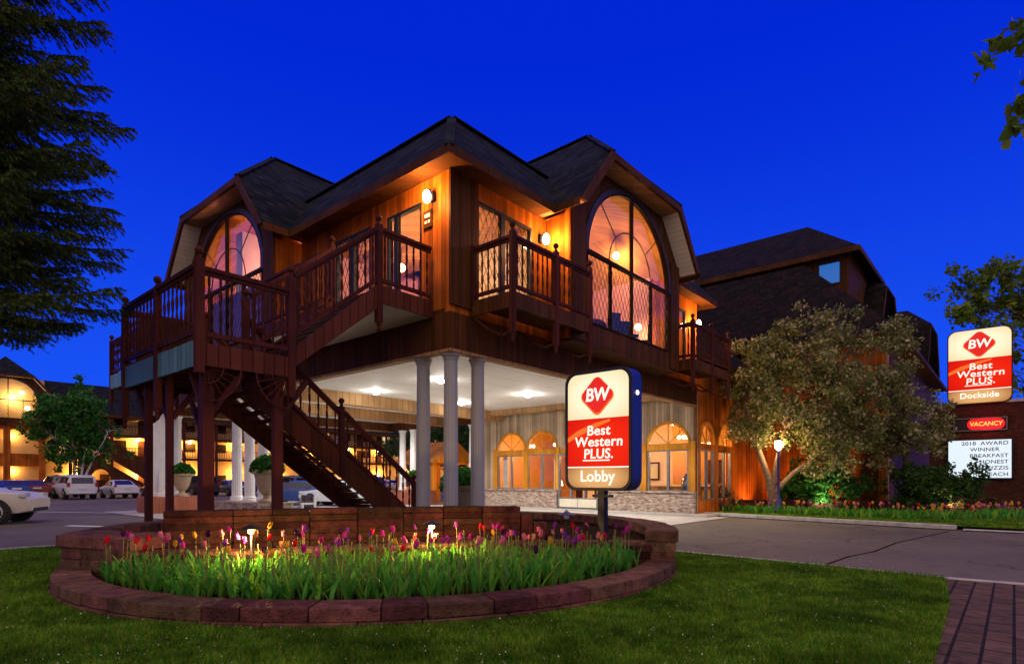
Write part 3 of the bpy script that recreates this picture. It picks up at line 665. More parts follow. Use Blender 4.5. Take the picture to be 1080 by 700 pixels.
# lobby wall under the canopy with arched windows, brick base and double door
def lobbyf(s, z, d): return (13.65 - d, s, z)
LOBBY_WINS = [(.36, 2.16), (2.55, 4.3), (7.07, 8.86), (9.05, 10.88)]
def arch_hole(s0, s1, zspr, rise): return arc((s0 + s1) / 2, zspr, (s1 - s0) / 2, rise, 0, 180, 20)
def lobby():
    hs = []
    for a, b in LOBBY_WINS: hs += [rect(a, b, .95, 2.72), arch_hole(a, b, 2.95, .87)]
    hs += [rect(4.62, 6.9, .13, 2.72), arch_hole(4.9, 6.62, 2.95, .85)]
    wallp(lobbyf, rect(0, 12.0, .1, 5.0), hs, -.12, .0, 'cedar_lobby', 'lobby_wall')
    rhs = []
    for a, b in ((13.95, 15.4), (15.85, 17.35)): rhs += [rect(a, b, .62, 2.72), arch_hole(a, b, 2.95, .85)]
    wallp(right, rect(13.65, 22.9, .1, 6.3), rhs, -.14, 0, 'cedar', 'wall')
    m = MB(); m.box(13.45, 13.648, .02, 4.58, .08, .93); m.box(13.45, 13.648, 6.94, 12.0, .08, .93); m.box(13.38, 13.66, .0, 4.6, .931, .99); m.box(13.38, 13.66, 6.92, 12.0, .931, .99); m.each('brick_base', 'brick', B)
    m = MB()
    for s in (.18, 2.36, 4.46, 6.98, 8.955, 11.05): m.box(13.56, 13.647, s - .14, s + .14, .99, 3.05)
    for a, b in LOBBY_WINS + [(4.62, 6.9)]: m.box(13.585, 13.64, a - .05, b + .05, 2.72, 2.95)
    m.each('window_timber', 'orange_wood', B)
    for fn, wins, zb in ((lobbyf, LOBBY_WINS, .99), (right, ((13.95, 15.4), (15.85, 17.35)), .62)):
        for a, b in wins:
            fr = window(fn, a, b, zb, 2.72, -.03, [(a + b) / 2], False, 'window', 'grey_metal', fw=.05)
            c = (a + b) / 2; hw = (b - a) / 2; o = arch_hole(a, b, 2.95, .86)
            m = MB(); m.plate(arc(c, 2.95, hw + .1, .97, 0, 180, 20) + arc(c, 2.95, hw, .86, 180, 0, 20), [], fn, 0.0, .05); 
            for t in (0.01, 45, 90, 135, 179.9): m.bar(fn(c, 2.97, -.03), fn(c + hw * math.cos(R(t)), 2.97 + .84 * math.sin(R(t)), -.03), .035, .035)
            m.build('fan_arch', 'orange_wood', fr)
            g = MB(); g.plate(o, [], fn, -.05, -.042); g.build('arch_pane', 'pane_glass', fr)
    m = MB(); m.plate(rect(4.62, 6.9, .13, 2.72), [rect(4.7, 5.32, .62, 2.62), rect(5.4, 6.12, .62, 2.62), rect(6.2, 6.82, .62, 2.62)], lobbyf, -.06, .12); d = m.build('lobby_door', 'grey_metal', B)
    m = MB(); m.plate(rect(4.66, 6.86, .16, 2.68), [], lobbyf, .02, .03); m.build('pane', 'pane_glass', d)
    m = MB(); m.plate(rect(4.72, 5.74, .18, .56), [], lobbyf, .12, .135); m.plate(rect(5.78, 6.8, .18, .56), [], lobbyf, .12, .135); m.each('kick_panel', 'cream_panel', d)
    m = MB(); m.tube([lobbyf(5.6, 1.0, .18), lobbyf(5.6, 1.5, .18)], .02, 6); m.tube([lobbyf(5.9, 1.0, .18), lobbyf(5.9, 1.5, .18)], .02, 6); m.each('handle', 'grey_metal', d)
    # inside
    m = MB(); m.box(13.9, 22.8, .15, 11.9, .02, .12); m.build('lobby_floor', 'carpet', B)
    m = MB(); m.box(20.5, 20.6, .15, 11.9, .12, 4.4); m.box(13.9, 20.5, 11.9, 11.99, .12, 4.4);  m.box(17.6, 20.5, .3, .42, .12, 4.4); m.each('lobby_inner_wall', 'orange_wall', B)
    m = MB(); m.box(17.6, 17.75, 3.0, 8.2, .12, 4.4); m.each('lobby_partition', 'cream_wall', B)
    m = MB(); m.box(17.54, 17.598, 6.3, 7.4, .12, 2.3); m.box(17.5, 17.598, 4.9, 5.6, .9, 2.4); m.box(20.44, 20.498, 9.2, 10.6, .12, 2.4); m.box(20.44, 20.498, .9, 2.4, 1.3, 2.5); m.each('lobby_cabinet', 'fascia_wood', B)
    m = MB(); m.box(13.95, 14.02, 7.2, 7.45, .99, 2.7); m.box(13.95, 14.02, 9.15, 9.4, .99, 2.7); m.box(13.95, 14.02, 10.5, 10.8, .99, 2.7); m.box(13.95, 14.02, 3.9, 4.2, .99, 2.7); m.each('lobby_curtain', 'cream_panel', B)
    m = MB(); m.box(13.78, 20.6, .15, 11.9, 4.35, 4.45); m.build('lobby_ceiling', 'orange_wall', B)
    struct_top = MB(); struct_top.box(13.0, 13.648, .0, 12.6, .004, .1); struct_top.box(13.0, 20, -.7, -.01, .004, .1); struct_top.each('stoop', 'concrete', B)
lobby()
def link_roof():
    m = MB(); m.add([(13.7, -.7, 6.25), (24, -.7, 6.25), (24, 7, 12.6), (13.7, 7, 12.6), (13.7, 14, 6.2), (24, 14, 6.2)], [(0, 1, 2, 3), (3, 2, 5, 4), (0, 3, 4)]); m.build('link_roof', 'wing_shingle', B)
    m = MB(); m.box(13.7, 22.9, -.73, -.69, 6.08, 6.27); m.build('link_fascia', 'fascia_wood', B)
    m = MB(); m.box(20.7, 20.85, .2, 13, .1, 6.2); m.box(13.7, 20.7, 12.05, 12.2, .1, 6.2); m.each('link_wall', 'cedar', B)
link_roof()
def upper_interior():
    # partitions, wooden vault and lamps seen through the glass
    m = MB(); m.box(5.0, 5.12, .2, 6.0, 5.6, 8.55); m.box(.2, 3.0, 6.3, 6.4, 5.6, 8.55); m.plate([(3.4, 5.6), (10.4, 5.6), (10.4, 8.7), (8.95, 10.25), (6.9, 11.45), (4.85, 10.25), (3.4, 8.7)], [], lambda u, w, d: (u, d, w), 4.6, 4.72); m.box(10.1, 10.2, .2, 5.6, 5.6, 10.9); m.plate([(6.4, 5.6), (13.1, 5.6), (13.1, 8.7), (11.9, 10.25), (9.85, 11.45), (7.8, 10.25), (6.4, 8.7)], [], lambda u, w, d: (d, u, w), 4.4, 4.5); m.each('inner_wall', 'pink_wall', B)
    m = MB(); m.box(-.2, .4, 10.05, 10.5, 5.6, 9.9); m.box(3.9, 4.1, .8, 1.0, 5.6, 8.5); m.box(6.5, 6.8, 4.0, 4.3, 5.6, 9.8); m.box(3.75, 3.85, .2, 5.4, 5.6, 8.5); m.each('inner_post', 'cream_wall', B)
    m = MB()
    for fn, c in ((right, CR), (left, CL)):
        pr = [(c - 3.35, 8.62), (c - 2.1, 10.18), (c - 1.0, 10.42), (c + 1.0, 10.42), (c + 2.1, 10.18), (c + 3.35, 8.62)]
        for (s0, z0), (s1, z1) in zip(pr[:-1], pr[1:]): m.add([fn(s0, z0, .66), fn(s1, z1, .66), fn(s1, z1, -6), fn(s0, z0, -6)], [(0, 1, 2, 3)])
    m.box(.15, 3.6, .15, 6.3, 8.5, 8.56); m.box(10.2, 13.5, .15, 6.3, 8.5, 8.56); m.build('vault_ceiling', 'wood_ceiling', B)
    m = MB()
    for s in np.arange(7.6, 12.2, .16): m.tube([(-.45 + .04 * math.sin(s * 40), s, 5.62), (-.45 - .04 * math.sin(s * 40), s, 7.7)], .07, 6)
    for s0 in (2.35, 8.2): pass
    m.build('curtain', 'curtain', B)
upper_interior()
def glow(x, y, z, p, col=(1, .62, .30), rad=.12, name='room_light'): light(name, (x, y, z), p * 2.0, col, B, rad)
def fixtures():
    def globe(x, y, z, r, mat='bulb_soft', stem=.5):
        m = MB(); m.ball((x, y, z), r, 8); g = m.build('room_lamp', mat, B, smooth=True)
        m = MB(); m.tube([(x, y, z + r), (x, y, z + r + stem)], .012, 5); m.build('cord', 'black_iron', g)
    for x, y, z, p in ((9.0, 1.0, 9.47, 75), (6.0, 2.6, 8.9, 150), (9.6, .45, 6.95, 34), (1.6, 2.0, 8.0, 90), (2.0, 4.3, 7.9, 60)):
        globe(x, y, z, .13); glow(x, y, z - .25, p, (1, .60, .27))
    for x, y, z, p, c in ((1.6, 9.0, 8.7, 190, (1, .45, .30)), (.9, 11.4, 7.3, 60, (1, .6, .3)), (1.5, 8.0, 6.6, 45, (.55, .3, 1))):
        globe(x, y, z, .11); glow(x, y, z - .22, p, c)
    for x, y, z, p in ((15.2, 1.3, 3.35, 120), (17.0, 1.0, 3.1, 70), (15.4, 5.7, 3.3, 100), (15.4, 8.3, 3.3, 110), (15.6, 10.3, 3.3, 60), (18.8, 4.0, 3.5, 80)):
        for dx, dy in ((0, .18), (.12, -.14), (-.13, -.1)): globe(x + dx, y + dy, z, .09, stem=.95)
        glow(x, y, z - .25, p, (1, .58, .22))
    for x, y in ((11.9, 1.5),): globe(x, y, 7.9, .12); glow(x, y, 7.6, 70)
fixtures()

# ------------------------------------------------------------------ furniture behind the windows
def dining_chair(x, y, z, rot, label):
    t = thing('chair', label, 'chair', WL(x, y, z), ROT + rot, 'dining chairs in the upper room')
    m = MB(); m.box(-.22, .22, -.22, .22, .42, .5); m.build('seat', 'navy_fabric', t, bevel=.02)
    m = MB(); m.box(-.22, .22, .19, .24, .5, 1.0); m.build('backrest', 'navy_fabric', t, bevel=.02)
    for sx in (-.19, .19):
        for sy in (-.19, .19): q = MB(); q.tube([(sx, sy, 0), (sx, sy, .42)], .018, 6); q.build('leg', 'black_iron', t)
for i, (x, y, r) in enumerate(((5.6, -.42, .4), (6.5, -.3, 2.6), (7.4, -.45, -.6), (8.4, -.35, 3.6))):
    dining_chair(x, y, 5.6, r, 'dark dining chair behind the diamond lattice of the right arched window')
def cafe_table(x, y):
    t = thing('table', 'round dining table between dark chairs behind the right arched window', 'table', WL(x, y, 5.6), 0, 'tables in the upper room')
    m = MB(); m.lathe([(.4, 0), (.4, .04)], 0, 0, .72, 18); m.build('tabletop', 'orange_wood', t)
    m = MB(); m.lathe([(.25, 0), (.05, .05), (.04, .72)], 0, 0, 0, 10); m.build('pedestal', 'black_iron', t)
cafe_table(6.05, .15); cafe_table(7.9, .2)
def reception():
    t = thing('reception_desk', 'orange wooden reception desk seen through the right lobby window', 'desk', WL(16.6, 1.6, .12), ROT)
    m = MB(); m.box(-.4, .4, -1.2, 2.2, 0, 1.05); m.build('front', 'orange_wood', t); m = MB(); m.box(-.5, .5, -1.3, 2.3, 1.05, 1.11); m.build('counter', 'cream_panel', t)
    t = thing('armchair', 'dark rounded armchair back standing just inside the right lobby window', 'chair', WL(14.5, .62, .12), ROT)
    m = MB(); m.lathe([(.36, .1), (.42, .5), (.43, .95), (.37, 1.4), (.22, 1.62), (.0, 1.66)], 0, 0, 0, 16); m.build('backrest', 'car_dark', t, smooth=True)
    m = MB(); m.box(-.1, .75, -.36, .36, .05, .5); m.build('seat', 'car_dark', t, bevel=.05)
    t = thing('wall_picture', 'framed picture on the orange lobby wall beyond the desk', 'picture', WL(17.58, 4.2, 1.9), ROT)
    m = MB(); m.plate(rect(-.6, .6, -.45, .45), [rect(-.52, .52, -.37, .37)], lambda s, z, d: (-d, s, z), 0, .05); m.build('frame', 'fascia_wood', t)
    m = MB(); m.plate(rect(-.52, .52, -.37, .37), [], lambda s, z, d: (-d, s, z), 0, .02); m.build('canvas', 'cream_panel', t)
    t = thing('table_lamp', 'glowing table lamp beside the double door inside the lobby', 'lamp', WL(14.6, 7.6, .12), 0)
    m = MB(); m.lathe([(.3, 0), (.3, .03), (.05, .06), (.05, .7), (.3, .74), (.3, .78)], 0, 0, 0, 14); m.build('stand', 'orange_wood', t)
    m = MB(); m.lathe([(.2, 0), (.13, .26)], 0, 0, 1.05, 16); m.build('lamp_shade', 'bulb_soft', t); m = MB(); m.lathe([(.08, 0), (.1, .12), (.02, .28)], 0, 0, .78, 12); m.build('base', 'terracotta', t)
reception()

# ------------------------------------------------------------------ lamps on the building
def wall_lantern(x, y, z, fn_dir, label, p):
    t = thing('wall_lantern', label, 'wall lamp', WL(x, y, z), ROT, 'lanterns on the upper walls')
    dx, dy = fn_dir
    m = MB(); m.box(-.06 - .02 * abs(dx), .06, -.06, .06, -.1, .12); m.build('wall_plate', 'dark_metal', t)
    m = MB(); m.tube([(0, 0, .05), (dx * .1, dy * .1, .14), (dx * .2, dy * .2, .12)], .018, 6); m.build('arm', 'dark_metal', t)
    m = MB(); m.lathe([(.05, -.16), (.085, -.12), (.095, 0), (.06, .09), (.02, .12)], dx * .2, dy * .2, -.02, 12); m.build('globe', 'bulb', t, smooth=True)
    light('lantern_light', (dx * .34, dy * .34, -.02), p, (1, .46, .12), t, .1)
wall_lantern(-.03, .55, 8.1, (-1, 0), 'lit lantern by the glass door above the upper stair landing', 230)
wall_lantern(3.3, -.03, 8.0, (0, -1), 'lit lantern above the balcony left of the big right arched window', 170)
wall_lantern(13.3, -.03, 7.75, (0, -1), 'lit lantern at the balcony right of the right arched window', 260)
def plaque():
    t = thing('door_plaque', 'small dark plaque with white markings under the lantern by the glass door', 'sign', WL(-.02, .75, 7.65), ROT)
    m = MB(); m.box(-.02, .0, -.15, .15, -.2, .2); m.build('board', 'fascia_wood', t)
    m = MB(); m.box(-.028, -.021, -.09, .09, .04, .12)
    m.box(-.028, -.021, -.09, -.03, -.1, -.04); m.box(-.028, -.021, .02, .09, -.1, -.04); m.build('marking', 'white_paint', t)
plaque()
def downlight(x, y, p, label, z=4.98):
    t = thing('ceiling_downlight', label, 'ceiling light', WL(x, y, z), ROT, 'lights in the canopy ceiling')
    m = MB(); m.lathe([(.24, -.03), (.24, 0)], 0, 0, -.002, 20); m.build('trim_ring', 'white_paint', t)
    m = MB(); m.lathe([(.02, -.13), (.11, -.11), (.15, -.06), (.16, -.032)], 0, 0, 0, 18); m.build('lens', 'bulb_cool', t, smooth=True)
    light('downlight', (0, 0, -.16), p * 3.7, (1, .95, .87), t, .1, 155, (0, 0, -1)); light('halo', (0, 0, -.26), p * .24, (1, .96, .9), t, .08)
for x, y, lab in ((4.6, 5.4, 'round canopy ceiling light above the column trio at the corner'), (9.3, 5.3, 'round canopy ceiling light in front of the arched lobby windows'), (4.7, 9.3, 'round canopy ceiling light just in front of the first cross beam'), (9.3, 9.2, 'round canopy ceiling light near the lobby end of the first cross beam'), (5.4, 16.3, 'round canopy ceiling light beyond the stair rail nearest the far columns'), (10.4, 16.4, 'round canopy ceiling light beyond the cross beams near the rear columns'), (5.0, 12.7, 'round canopy ceiling light between the two cross beams'), (9.8, 2.0, 'round canopy ceiling light behind the lobby pylon sign')):
    downlight(x, y, 215 if x > 9 else 135, lab)

# ------------------------------------------------------------------ outside staircase on the left facade
def staircase():
    off = (-3.0, 2.5, 0); T = thing('outside_staircase', 'dark maroon wooden outside staircase with turned balusters and a raised landing', 'staircase', WL(*off), ROT)
    bd = lambda m, n, mat, par=T, **k: m.build(n, mat, par, off, **k)
    X0, X1, Y0, Y1, F = -5.19, -3.55, .6, 4.46, 3.78
    m = MB(); m.box(X0 + .03, X1, Y0 + .03, Y1 - .03, F - .09, F); bd(m, 'landing_floor', 'stair_wood')
    m = MB(); m.box(X0 - .02, X0 + .03, Y0 - .02, Y1 + .02, F - .36, F + .08); bd(m, 'skirt', 'blue_lit_skirt', label='pale boarded skirt with bluish light put into its colour'); m = MB(); m.box(X0 + .03, X1 - .02, Y0 - .02, Y0 + .03, F - .36, F + .02); m.box(X0 + .03, X1, Y1 - .03, Y1 + .02, F - .36, F + .02); m.each('skirt', 'lattice_skirt', T, off=off)
    m = MB()
    for y in np.arange(Y0 + .5, Y1, .55): m.box(X0 + .03, X1 - .02, y - .03, y + .03, F - .27, F - .092)
    bd(m, 'joist', 'stair_wood')
    U0, U1, FU = -1.54, -.9, 5.62           # upper landing along the wall
    m = MB(); m.box(U0, -.02, Y0 + .02, 6.3, FU - .08, FU); bd(m, 'upper_landing', 'stair_wood')
    m = MB(); m.box(U0 - .02, U0 + .03, 2.42, 6.3, FU - .33, FU + .06); m.box(U0, -.02, Y0 - .02, Y0 + .02, FU - .33, FU + .06); bd(m, 'upper_fascia', 'lattice_skirt')
    m = MB(); m.box(U0 + .03, -.03, Y0 + .03, 6.3, FU - .32, FU - .29); bd(m, 'upper_soffit', 'pale_clapboard')
    # upper flight: landing -> upper landing (along +x)
    for y in (Y0, 2.38):
        m = MB(); m.plate([(X1, F - .2), (X1, F + .16), (U0, FU + .1), (U0, FU - .42)], [], lambda u, w, d: (u, y + d, w), -.03, .03); bd(m, 'stringer', 'lattice_skirt')
    m = MB(); nst = 10
    for i in range(nst):
        x = X1 + (U0 - X1) * (i + .5) / nst; z = F + (FU - F) * (i + 1) / (nst + 1); m.box(x - .14, x + .13, Y0 + .04, 2.34, z - .04, z)
    bd(m, 'tread', 'stair_wood')
    # lower flight: landing -> ground, along +x under the canopy edge
    ex, ez = 1.35, .10; run = ex - X1
    for y in (2.55, 4.3):
        m = MB(); m.plate([(X1, F - .52), (X1, F + .05), (ex, ez + .18), (ex, .0), (ex - .5, .0)], [], lambda u, w, d: (u, y + d, w), -.035, .035); bd(m, 'stringer', 'stair_wood')
    nst = 20; TR = None
    for i in range(nst):
        x = X1 + run * (i + .5) / nst; z = F + (ez - F) * (i + 1) / (nst + 1)
        m = MB(); m.box(x - .16, x + .14, 2.6, 4.26, z - .045, z); bd(m, 'tread', 'stair_wood')
    # posts and rails
    P = lambda x, y, z0, z1, **k: post(x, y, z0, z1, T, off, **k)
    P(X0, Y0, F - .5, F + 1.42, w=.14); P(X0, 2.55, F - .95, F + 1.36, drop=True); P(X0, Y1, F - 1.0, F + 1.36, drop=True)
    P(X1, Y0, F - .75, F + 1.55, w=.13); P(X1, 2.46, F - .4, F + 1.5); P(U0, Y0, FU - .75, FU + 1.36, w=.13, drop=True); P(U0, 2.42, FU - .3, FU + 1.4)
    P(X1, Y1, F - .4, F + 1.4); P(-1.2, 2.55, 1.55, 3.25); P(ex - .3, 2.55, .0, 1.42); P(ex - .3, 4.3, .0, 1.42)
    rl = lambda a, b, **k: railing(T, a, b, off, name='railing', **k)
    rl((X0, Y0 + .07, F + .1), (X0, 2.49, F + .1)); rl((X0, 2.61, F + .1), (X0, Y1 - .06, F + .1))
    rl((X0 + .07, Y0, F + .05), (X1 - .07, Y0, F + .05)); rl((X0 + .07, Y1, F + .05), (X1 - .07, Y1, F + .05), spacing=.3)
    rl((X1 + .06, Y0, F + .36), (U0 - .06, Y0, FU + .04)); rl((X1 + .06, 2.38, F + .36), (U0 - .06, 2.38, FU + .04))
    rl((U0 + .06, Y0, FU + .05), (-.08, Y0, FU + .05)); rl((U0, 2.5, FU + .05), (U0, 6.2, FU + .05), spacing=.24)
    zz = lambda x: F + (ez - F) * (x - X1) / run
    rl((X1 + .06, 2.55, zz(X1) + .12), (-1.26, 2.55, zz(-1.2) + .12), rail_h=1.0, spacing=.21, low=.1); rl((-1.14, 2.55, zz(-1.2) + .12), (ex - .36, 2.55, zz(ex - .3) + .12), rail_h=1.0, spacing=.21, low=.1)
    rl((X1 + .06, 4.3, zz(X1) + .12), (ex - .36, 4.3, zz(ex - .3) + .12), rail_h=1.0, spacing=.36, low=.1)
    # legs with knee braces, fan brackets
    for x, y, w in ((-5.0, .78, .19), (-3.75, .74, .16), (-5.0, 3.65, .13), (-3.75, 4.25, .13), (-5.0, 2.5, .12)):
        m = MB(); m.box(x - w / 2, x + w / 2, y - w / 2, y + w / 2, .0, F - .28); leg = bd(m, 'leg', 'maroon_wood', bevel=.01)
        m = MB(); m.bar((x, y + w / 2, F - 1.1), (x, y + .65, F - .36), .09, .09); m.bar((x + w / 2, y, F - 1.1), (x + .6, y, F - .36), .09, .09); m.build('brace', 'maroon_wood', leg, off)
    m = MB(); fn = lambda s, z, d: (s, Y0 + d, z); bracket_fan(m, fn, X0 + .1, F - .36, 1, .6); bracket_fan(m, fn, X1 - .06, F - .36, -1, .6); bd(m, 'fan_bracket', 'maroon_wood')
staircase()

# ------------------------------------------------------------------ rear wing on the right
def wing():
    G = thing('hotel_wing', 'dark-roofed timber hotel wing rising behind the blossoming tree', 'building', OB, ROT)
    m = MB(); m.plate(rect(-5.2, 13, .1, 8.4), [], lambda s, z, d: (22.9 + d, s, z), 0, .2); m.build('wall', 'cedar', G)
    m = MB(); m.box(23.1, 46, -5.2, -5.0, .1, 8.4); m.build('street_wall', 'skirt_boards', G)
    m = MB(); m.box(22.85, 23.05, -5.32, -5.21, .1, 8.4); m.build('corner_board', 'tan_trim', G)
    m = MB(); lo = [(22.2, -5.9, 8.3), (46, -5.9, 8.3), (46, -1.04, 13.2), (25.4, -1.04, 13.2), (25.4, 16, 13.2), (22.2, 16, 8.3)]
    m.add(lo, [(0, 1, 2, 3), (0, 3, 4, 5)]); r = m.build('lower_roof', 'wing_shingle', G)
    m = MB(); m.box(22.16, 22.2, -5.94, 13, 8.1, 8.32); m.box(22.2, 46, -5.94, -5.9, 8.1, 8.32); m.box(22.2, 22.9, -5.9, 13, 8.16, 8.19); m.box(22.2, 46, -5.9, -5.2, 8.16, 8.19); m.build('eave', 'fascia_wood', r)
    m = MB(); m.box(26.0, 45, -3.1, 12, 9, 13.62); m.build('upper_wall', 'skirt_boards', G)
    m = MB(); m.add([(25.4, -3.7, 13.6), (33.2, -3.7, 13.6), (33.2, 15, 13.6), (25.4, 15, 13.6), (29.2, -.3, 16.75), (29.2, 15, 16.75)], [(0, 1, 4), (0, 4, 5, 3), (1, 2, 5, 4), (0, 3, 2, 1)]); r2 = m.build('upper_roof', 'wing_shingle', G)
    m = MB(); m.box(25.36, 25.4, -3.74, 15, 13.38, 13.64); m.box(25.4, 33.2, -3.74, -3.7, 13.38, 13.64); m.build('fascia', 'fascia_wood', r2)
    m = MB(); m.tube([(29.2, 8.4, 16.7), (29.2, 8.4, 17.6)], .08, 8); m.build('vent_pipe', 'white_paint', r2)
    m = MB(); m.plate(rect(-2.75, -1.6, 12.0, 13.25), [rect(-2.67, -1.68, 12.08, 13.17)], lambda s, z, d: (26 - d, s, z), 0, .06); w = m.build('window', 'dark_metal', G)
    m = MB(); m.plate(rect(-2.67, -1.68, 12.08, 13.17), [], lambda s, z, d: (26 - d, s, z), .005, .02); m.build('pane', 'blue_window', w)
    # street-side gables
    for c, d0, z0, k in ((32.0, 4.2, 10.6, .9), (35.5, 6.0, 8.3, 1.1)):
        fn = lambda s, z, d: (s, -d, z)
        A = [(c - 3.2 * k, z0), (c - 1.7 * k, z0 + 2.3 * k), (c + 1.7 * k, z0 + 2.3 * k), (c + 3.2 * k, z0)]
        m = MB(); pk = (c, z0 + 3.6 * k)
        vs = [fn(*p, d0) for p in A] + [fn(*p, d0 - 6) for p in A] + [fn(*pk, d0 - 1.4), fn(*pk, d0 - 6)]
        m.add(vs, [(0, 1, 5, 4), (2, 3, 7, 6), (1, 2, 8), (1, 8, 9, 5), (2, 6, 9, 8)]); g = m.build('street_gable', 'wing_shingle', G)
        m = MB(); m.plate([(p[0] * .93 + c * .07, p[1]) for p in A], [], fn, d0 - .95, d0 - .85); m.build('gable_wall', 'pale_clapboard', g)
        m = MB(); m.plate(A + [(p[0] * .93 + c * .07, p[1] - .05) for p in reversed(A)], [], fn, d0 - .05, d0 + .02); m.build('fascia', 'fascia_wood', g)
    m = MB(); m.plate(rect(-4.9, -4.2, .3, 3.2), [], lambda s, z, d: (22.9 - d, s, z), .002, .05); m.build('side_door', 'fascia_wood', G)
wing()

# ------------------------------------------------------------------ hotel across the car park on the left
def far_hotel():
    ya, x0, x1 = 75.3, -14, 78
    H = thing('motel_building', 'three-storey hotel with lit open walkways and balcony rails beyond the car park', 'building', OB, ROT)
    sl = [.0, 4.3, 7.0]; top = 9.3
    m = MB(); m.box(x0, x1, ya, ya + .3, 0, top); m.build('wall', 'hotel_wall', H)
    m = MB()
    for z in sl[1:] + [top]: m.box(x0, x1, ya - 1.7, ya, z - .32, z)
    m.build('walkway_slab', 'skirt_boards', H)
    m = MB(); yy = ya
    vs = [(x0, yy - 2.1, top), (x1, yy - 2.1, top), (x1, yy + 2.0, 13.2), (x0, yy + 2.0, 13.2), (x1, yy + 14, 13.4), (x0, yy + 14, 13.4)]
    m.add(vs, [(0, 1, 2, 3), (3, 2, 4, 5)]); m.build('roof', 'shingle', H)
    m = MB(); m.box(x0, x1, ya - 2.12, ya - 2.05, top - .35, top + .05); m.build('fascia', 'fascia_wood', H)
    rails = MB()
    for z in (4.3, 7.0):
        rails.box(x0, x1, ya - 1.72, ya - 1.66, z + 1.0, z + 1.09); rails.box(x0, x1, ya - 1.71, ya - 1.67, z + .12, z + .18)
        for x in np.arange(x0, x1, .32): rails.box(x - .03, x + .03, ya - 1.71, ya - 1.67, z + .1, z + 1.02)
    rails.build('balcony_rail', 'maroon_wood', H)
    for x in np.arange(x0 + 2, x1, 4.1):
        m = MB(); m.box(x - .14, x + .14, ya - 1.85, ya - 1.57, 0, top - .33); m.build('post', 'maroon_wood', H)
    for z in (.0, 4.3, 7.0):
        for i, x in enumerate(np.arange(8.2, x1 - 3, 4.1)):
            m = MB(); m.box(x - .5, x + .5, ya - .06, ya - .005, z + .02, z + 2.1); d = m.build('door', 'fascia_wood' if i % 3 else 'cream_panel', H)
            m = MB(); m.box(x + .8, x + 2.3, ya - .05, ya - .005, z + .9, z + 2.05); m.build('window', 'lit_window' if (i * 7 + int(z)) % 3 == 0 else 'dark_frame', H)
    for z in (.0, 4.3, 7.0):
        for i, x in enumerate(np.arange(9.6, x1 - 4, 6.2)):
            m = MB(); m.ball((x, ya - .25, z + 2.15), .16, 6); m.build('walkway_lamp', 'bulb', H)
            light('walkway_light', (x, ya - .75, z + 2.1), 620, (1, .55, .16), H, .15)
    # gabled bay with an arched window at the near end
    def fn(s, z, d): return (s, ya - 2.6 - d, z)
    bay(fn, 2.7, H, off=2.2, deep=6)
    m = MB(); m.plate(rect(-.6, 6.0, 0, 7.5), [rect(.0, 2.4, .3, 2.9), rect(3.0, 5.4, .3, 2.9), rect(.0, 2.4, 4.3, 6.9), rect(3.0, 5.4, 4.3, 6.9)], fn, .0, .2); m.build('bay_front', 'cedar', H)
    m = MB(); m.box(-.6, 6, ya - 2.2, ya - 2.1, 0, 12.6); m.build('bay_inner_wall', 'hotel_wall', H)
    light('bay_light', (3.2, ya - 2.7, 10.3), 350, (1, .62, .25), H, .2); light('bay_light', (3.2, ya - 2.5, 6.2), 150, (1, .6, .2), H, .2); light('bay_light', (3.2, ya - 2.5, 2.4), 150, (1, .6, .2), H, .2)
    m = MB(); m.ball((3.9, ya - 2.9, 10.9), .22, 6); m.ball((4.4, ya - 2.9, 9.3), .22, 6); m.build('bay_lamp', 'bulb', H)
    # covered stair down to the car park
    m = MB(); m.bar((10.2, ya - 3.0, 6.4), (17.6, ya - 3.0, 1.4), .3, 1.9); s = m.build('stair_enclosure', 'skirt_boards', H)
    m = MB(); m.plate([(9.0, 0), (17.2, 0), (9.0, 5.2)], [arc(11.2, 1.4, 1.0, 1.3, 0, 180, 12)], lambda u, w, d: (u, ya - 2.9 + d, w), 0, .15); m.build('stair_side', 'skirt_boards', s)
far_hotel()

# ------------------------------------------------------------------ circular stone planter
PC = Vector((-2.15, 10.7, 0)); PR = 4.97
def ring_blocks(m, a0, a1, r0, r1, z0, z1, blk, jit=.012, ph=0):
    Lr = abs(R(a1 - a0)) * r1; n = max(1, int(Lr / blk)); k = 0
    cuts = sorted([0, 1] + [min(.999, max(.001, (i + ph + random.uniform(-.2, .2)) / n)) for i in range(1, n)])
    for u0, u1 in zip(cuts[:-1], cuts[1:]):
        g = .006 / Lr; t0 = R(a0 + (a1 - a0) * (u0 + g)); t1 = R(a0 + (a1 - a0) * (u1 - g)); jr = random.uniform(-jit, jit); jz = random.uniform(-.006, .006)
        vs = []; ns = 4
        for i in range(ns + 1):
            t = t0 + (t1 - t0) * i / ns
            for rr, z in ((r0, z0), (r1 + jr, z0), (r1 + jr, z1 + jz), (r0, z1 + jz)): vs.append((PC.x + rr * math.cos(t), PC.y + rr * math.sin(t), z))
        fs = [(0, 1, 2, 3), tuple(ns * 4 + j for j in (3, 2, 1, 0))]
        for i in range(ns):
            for j in range(4): fs.append((i * 4 + j, i * 4 + (j + 1) % 4, (i + 1) * 4 + (j + 1) % 4, (i + 1) * 4 + j))
        m.add(vs, fs)
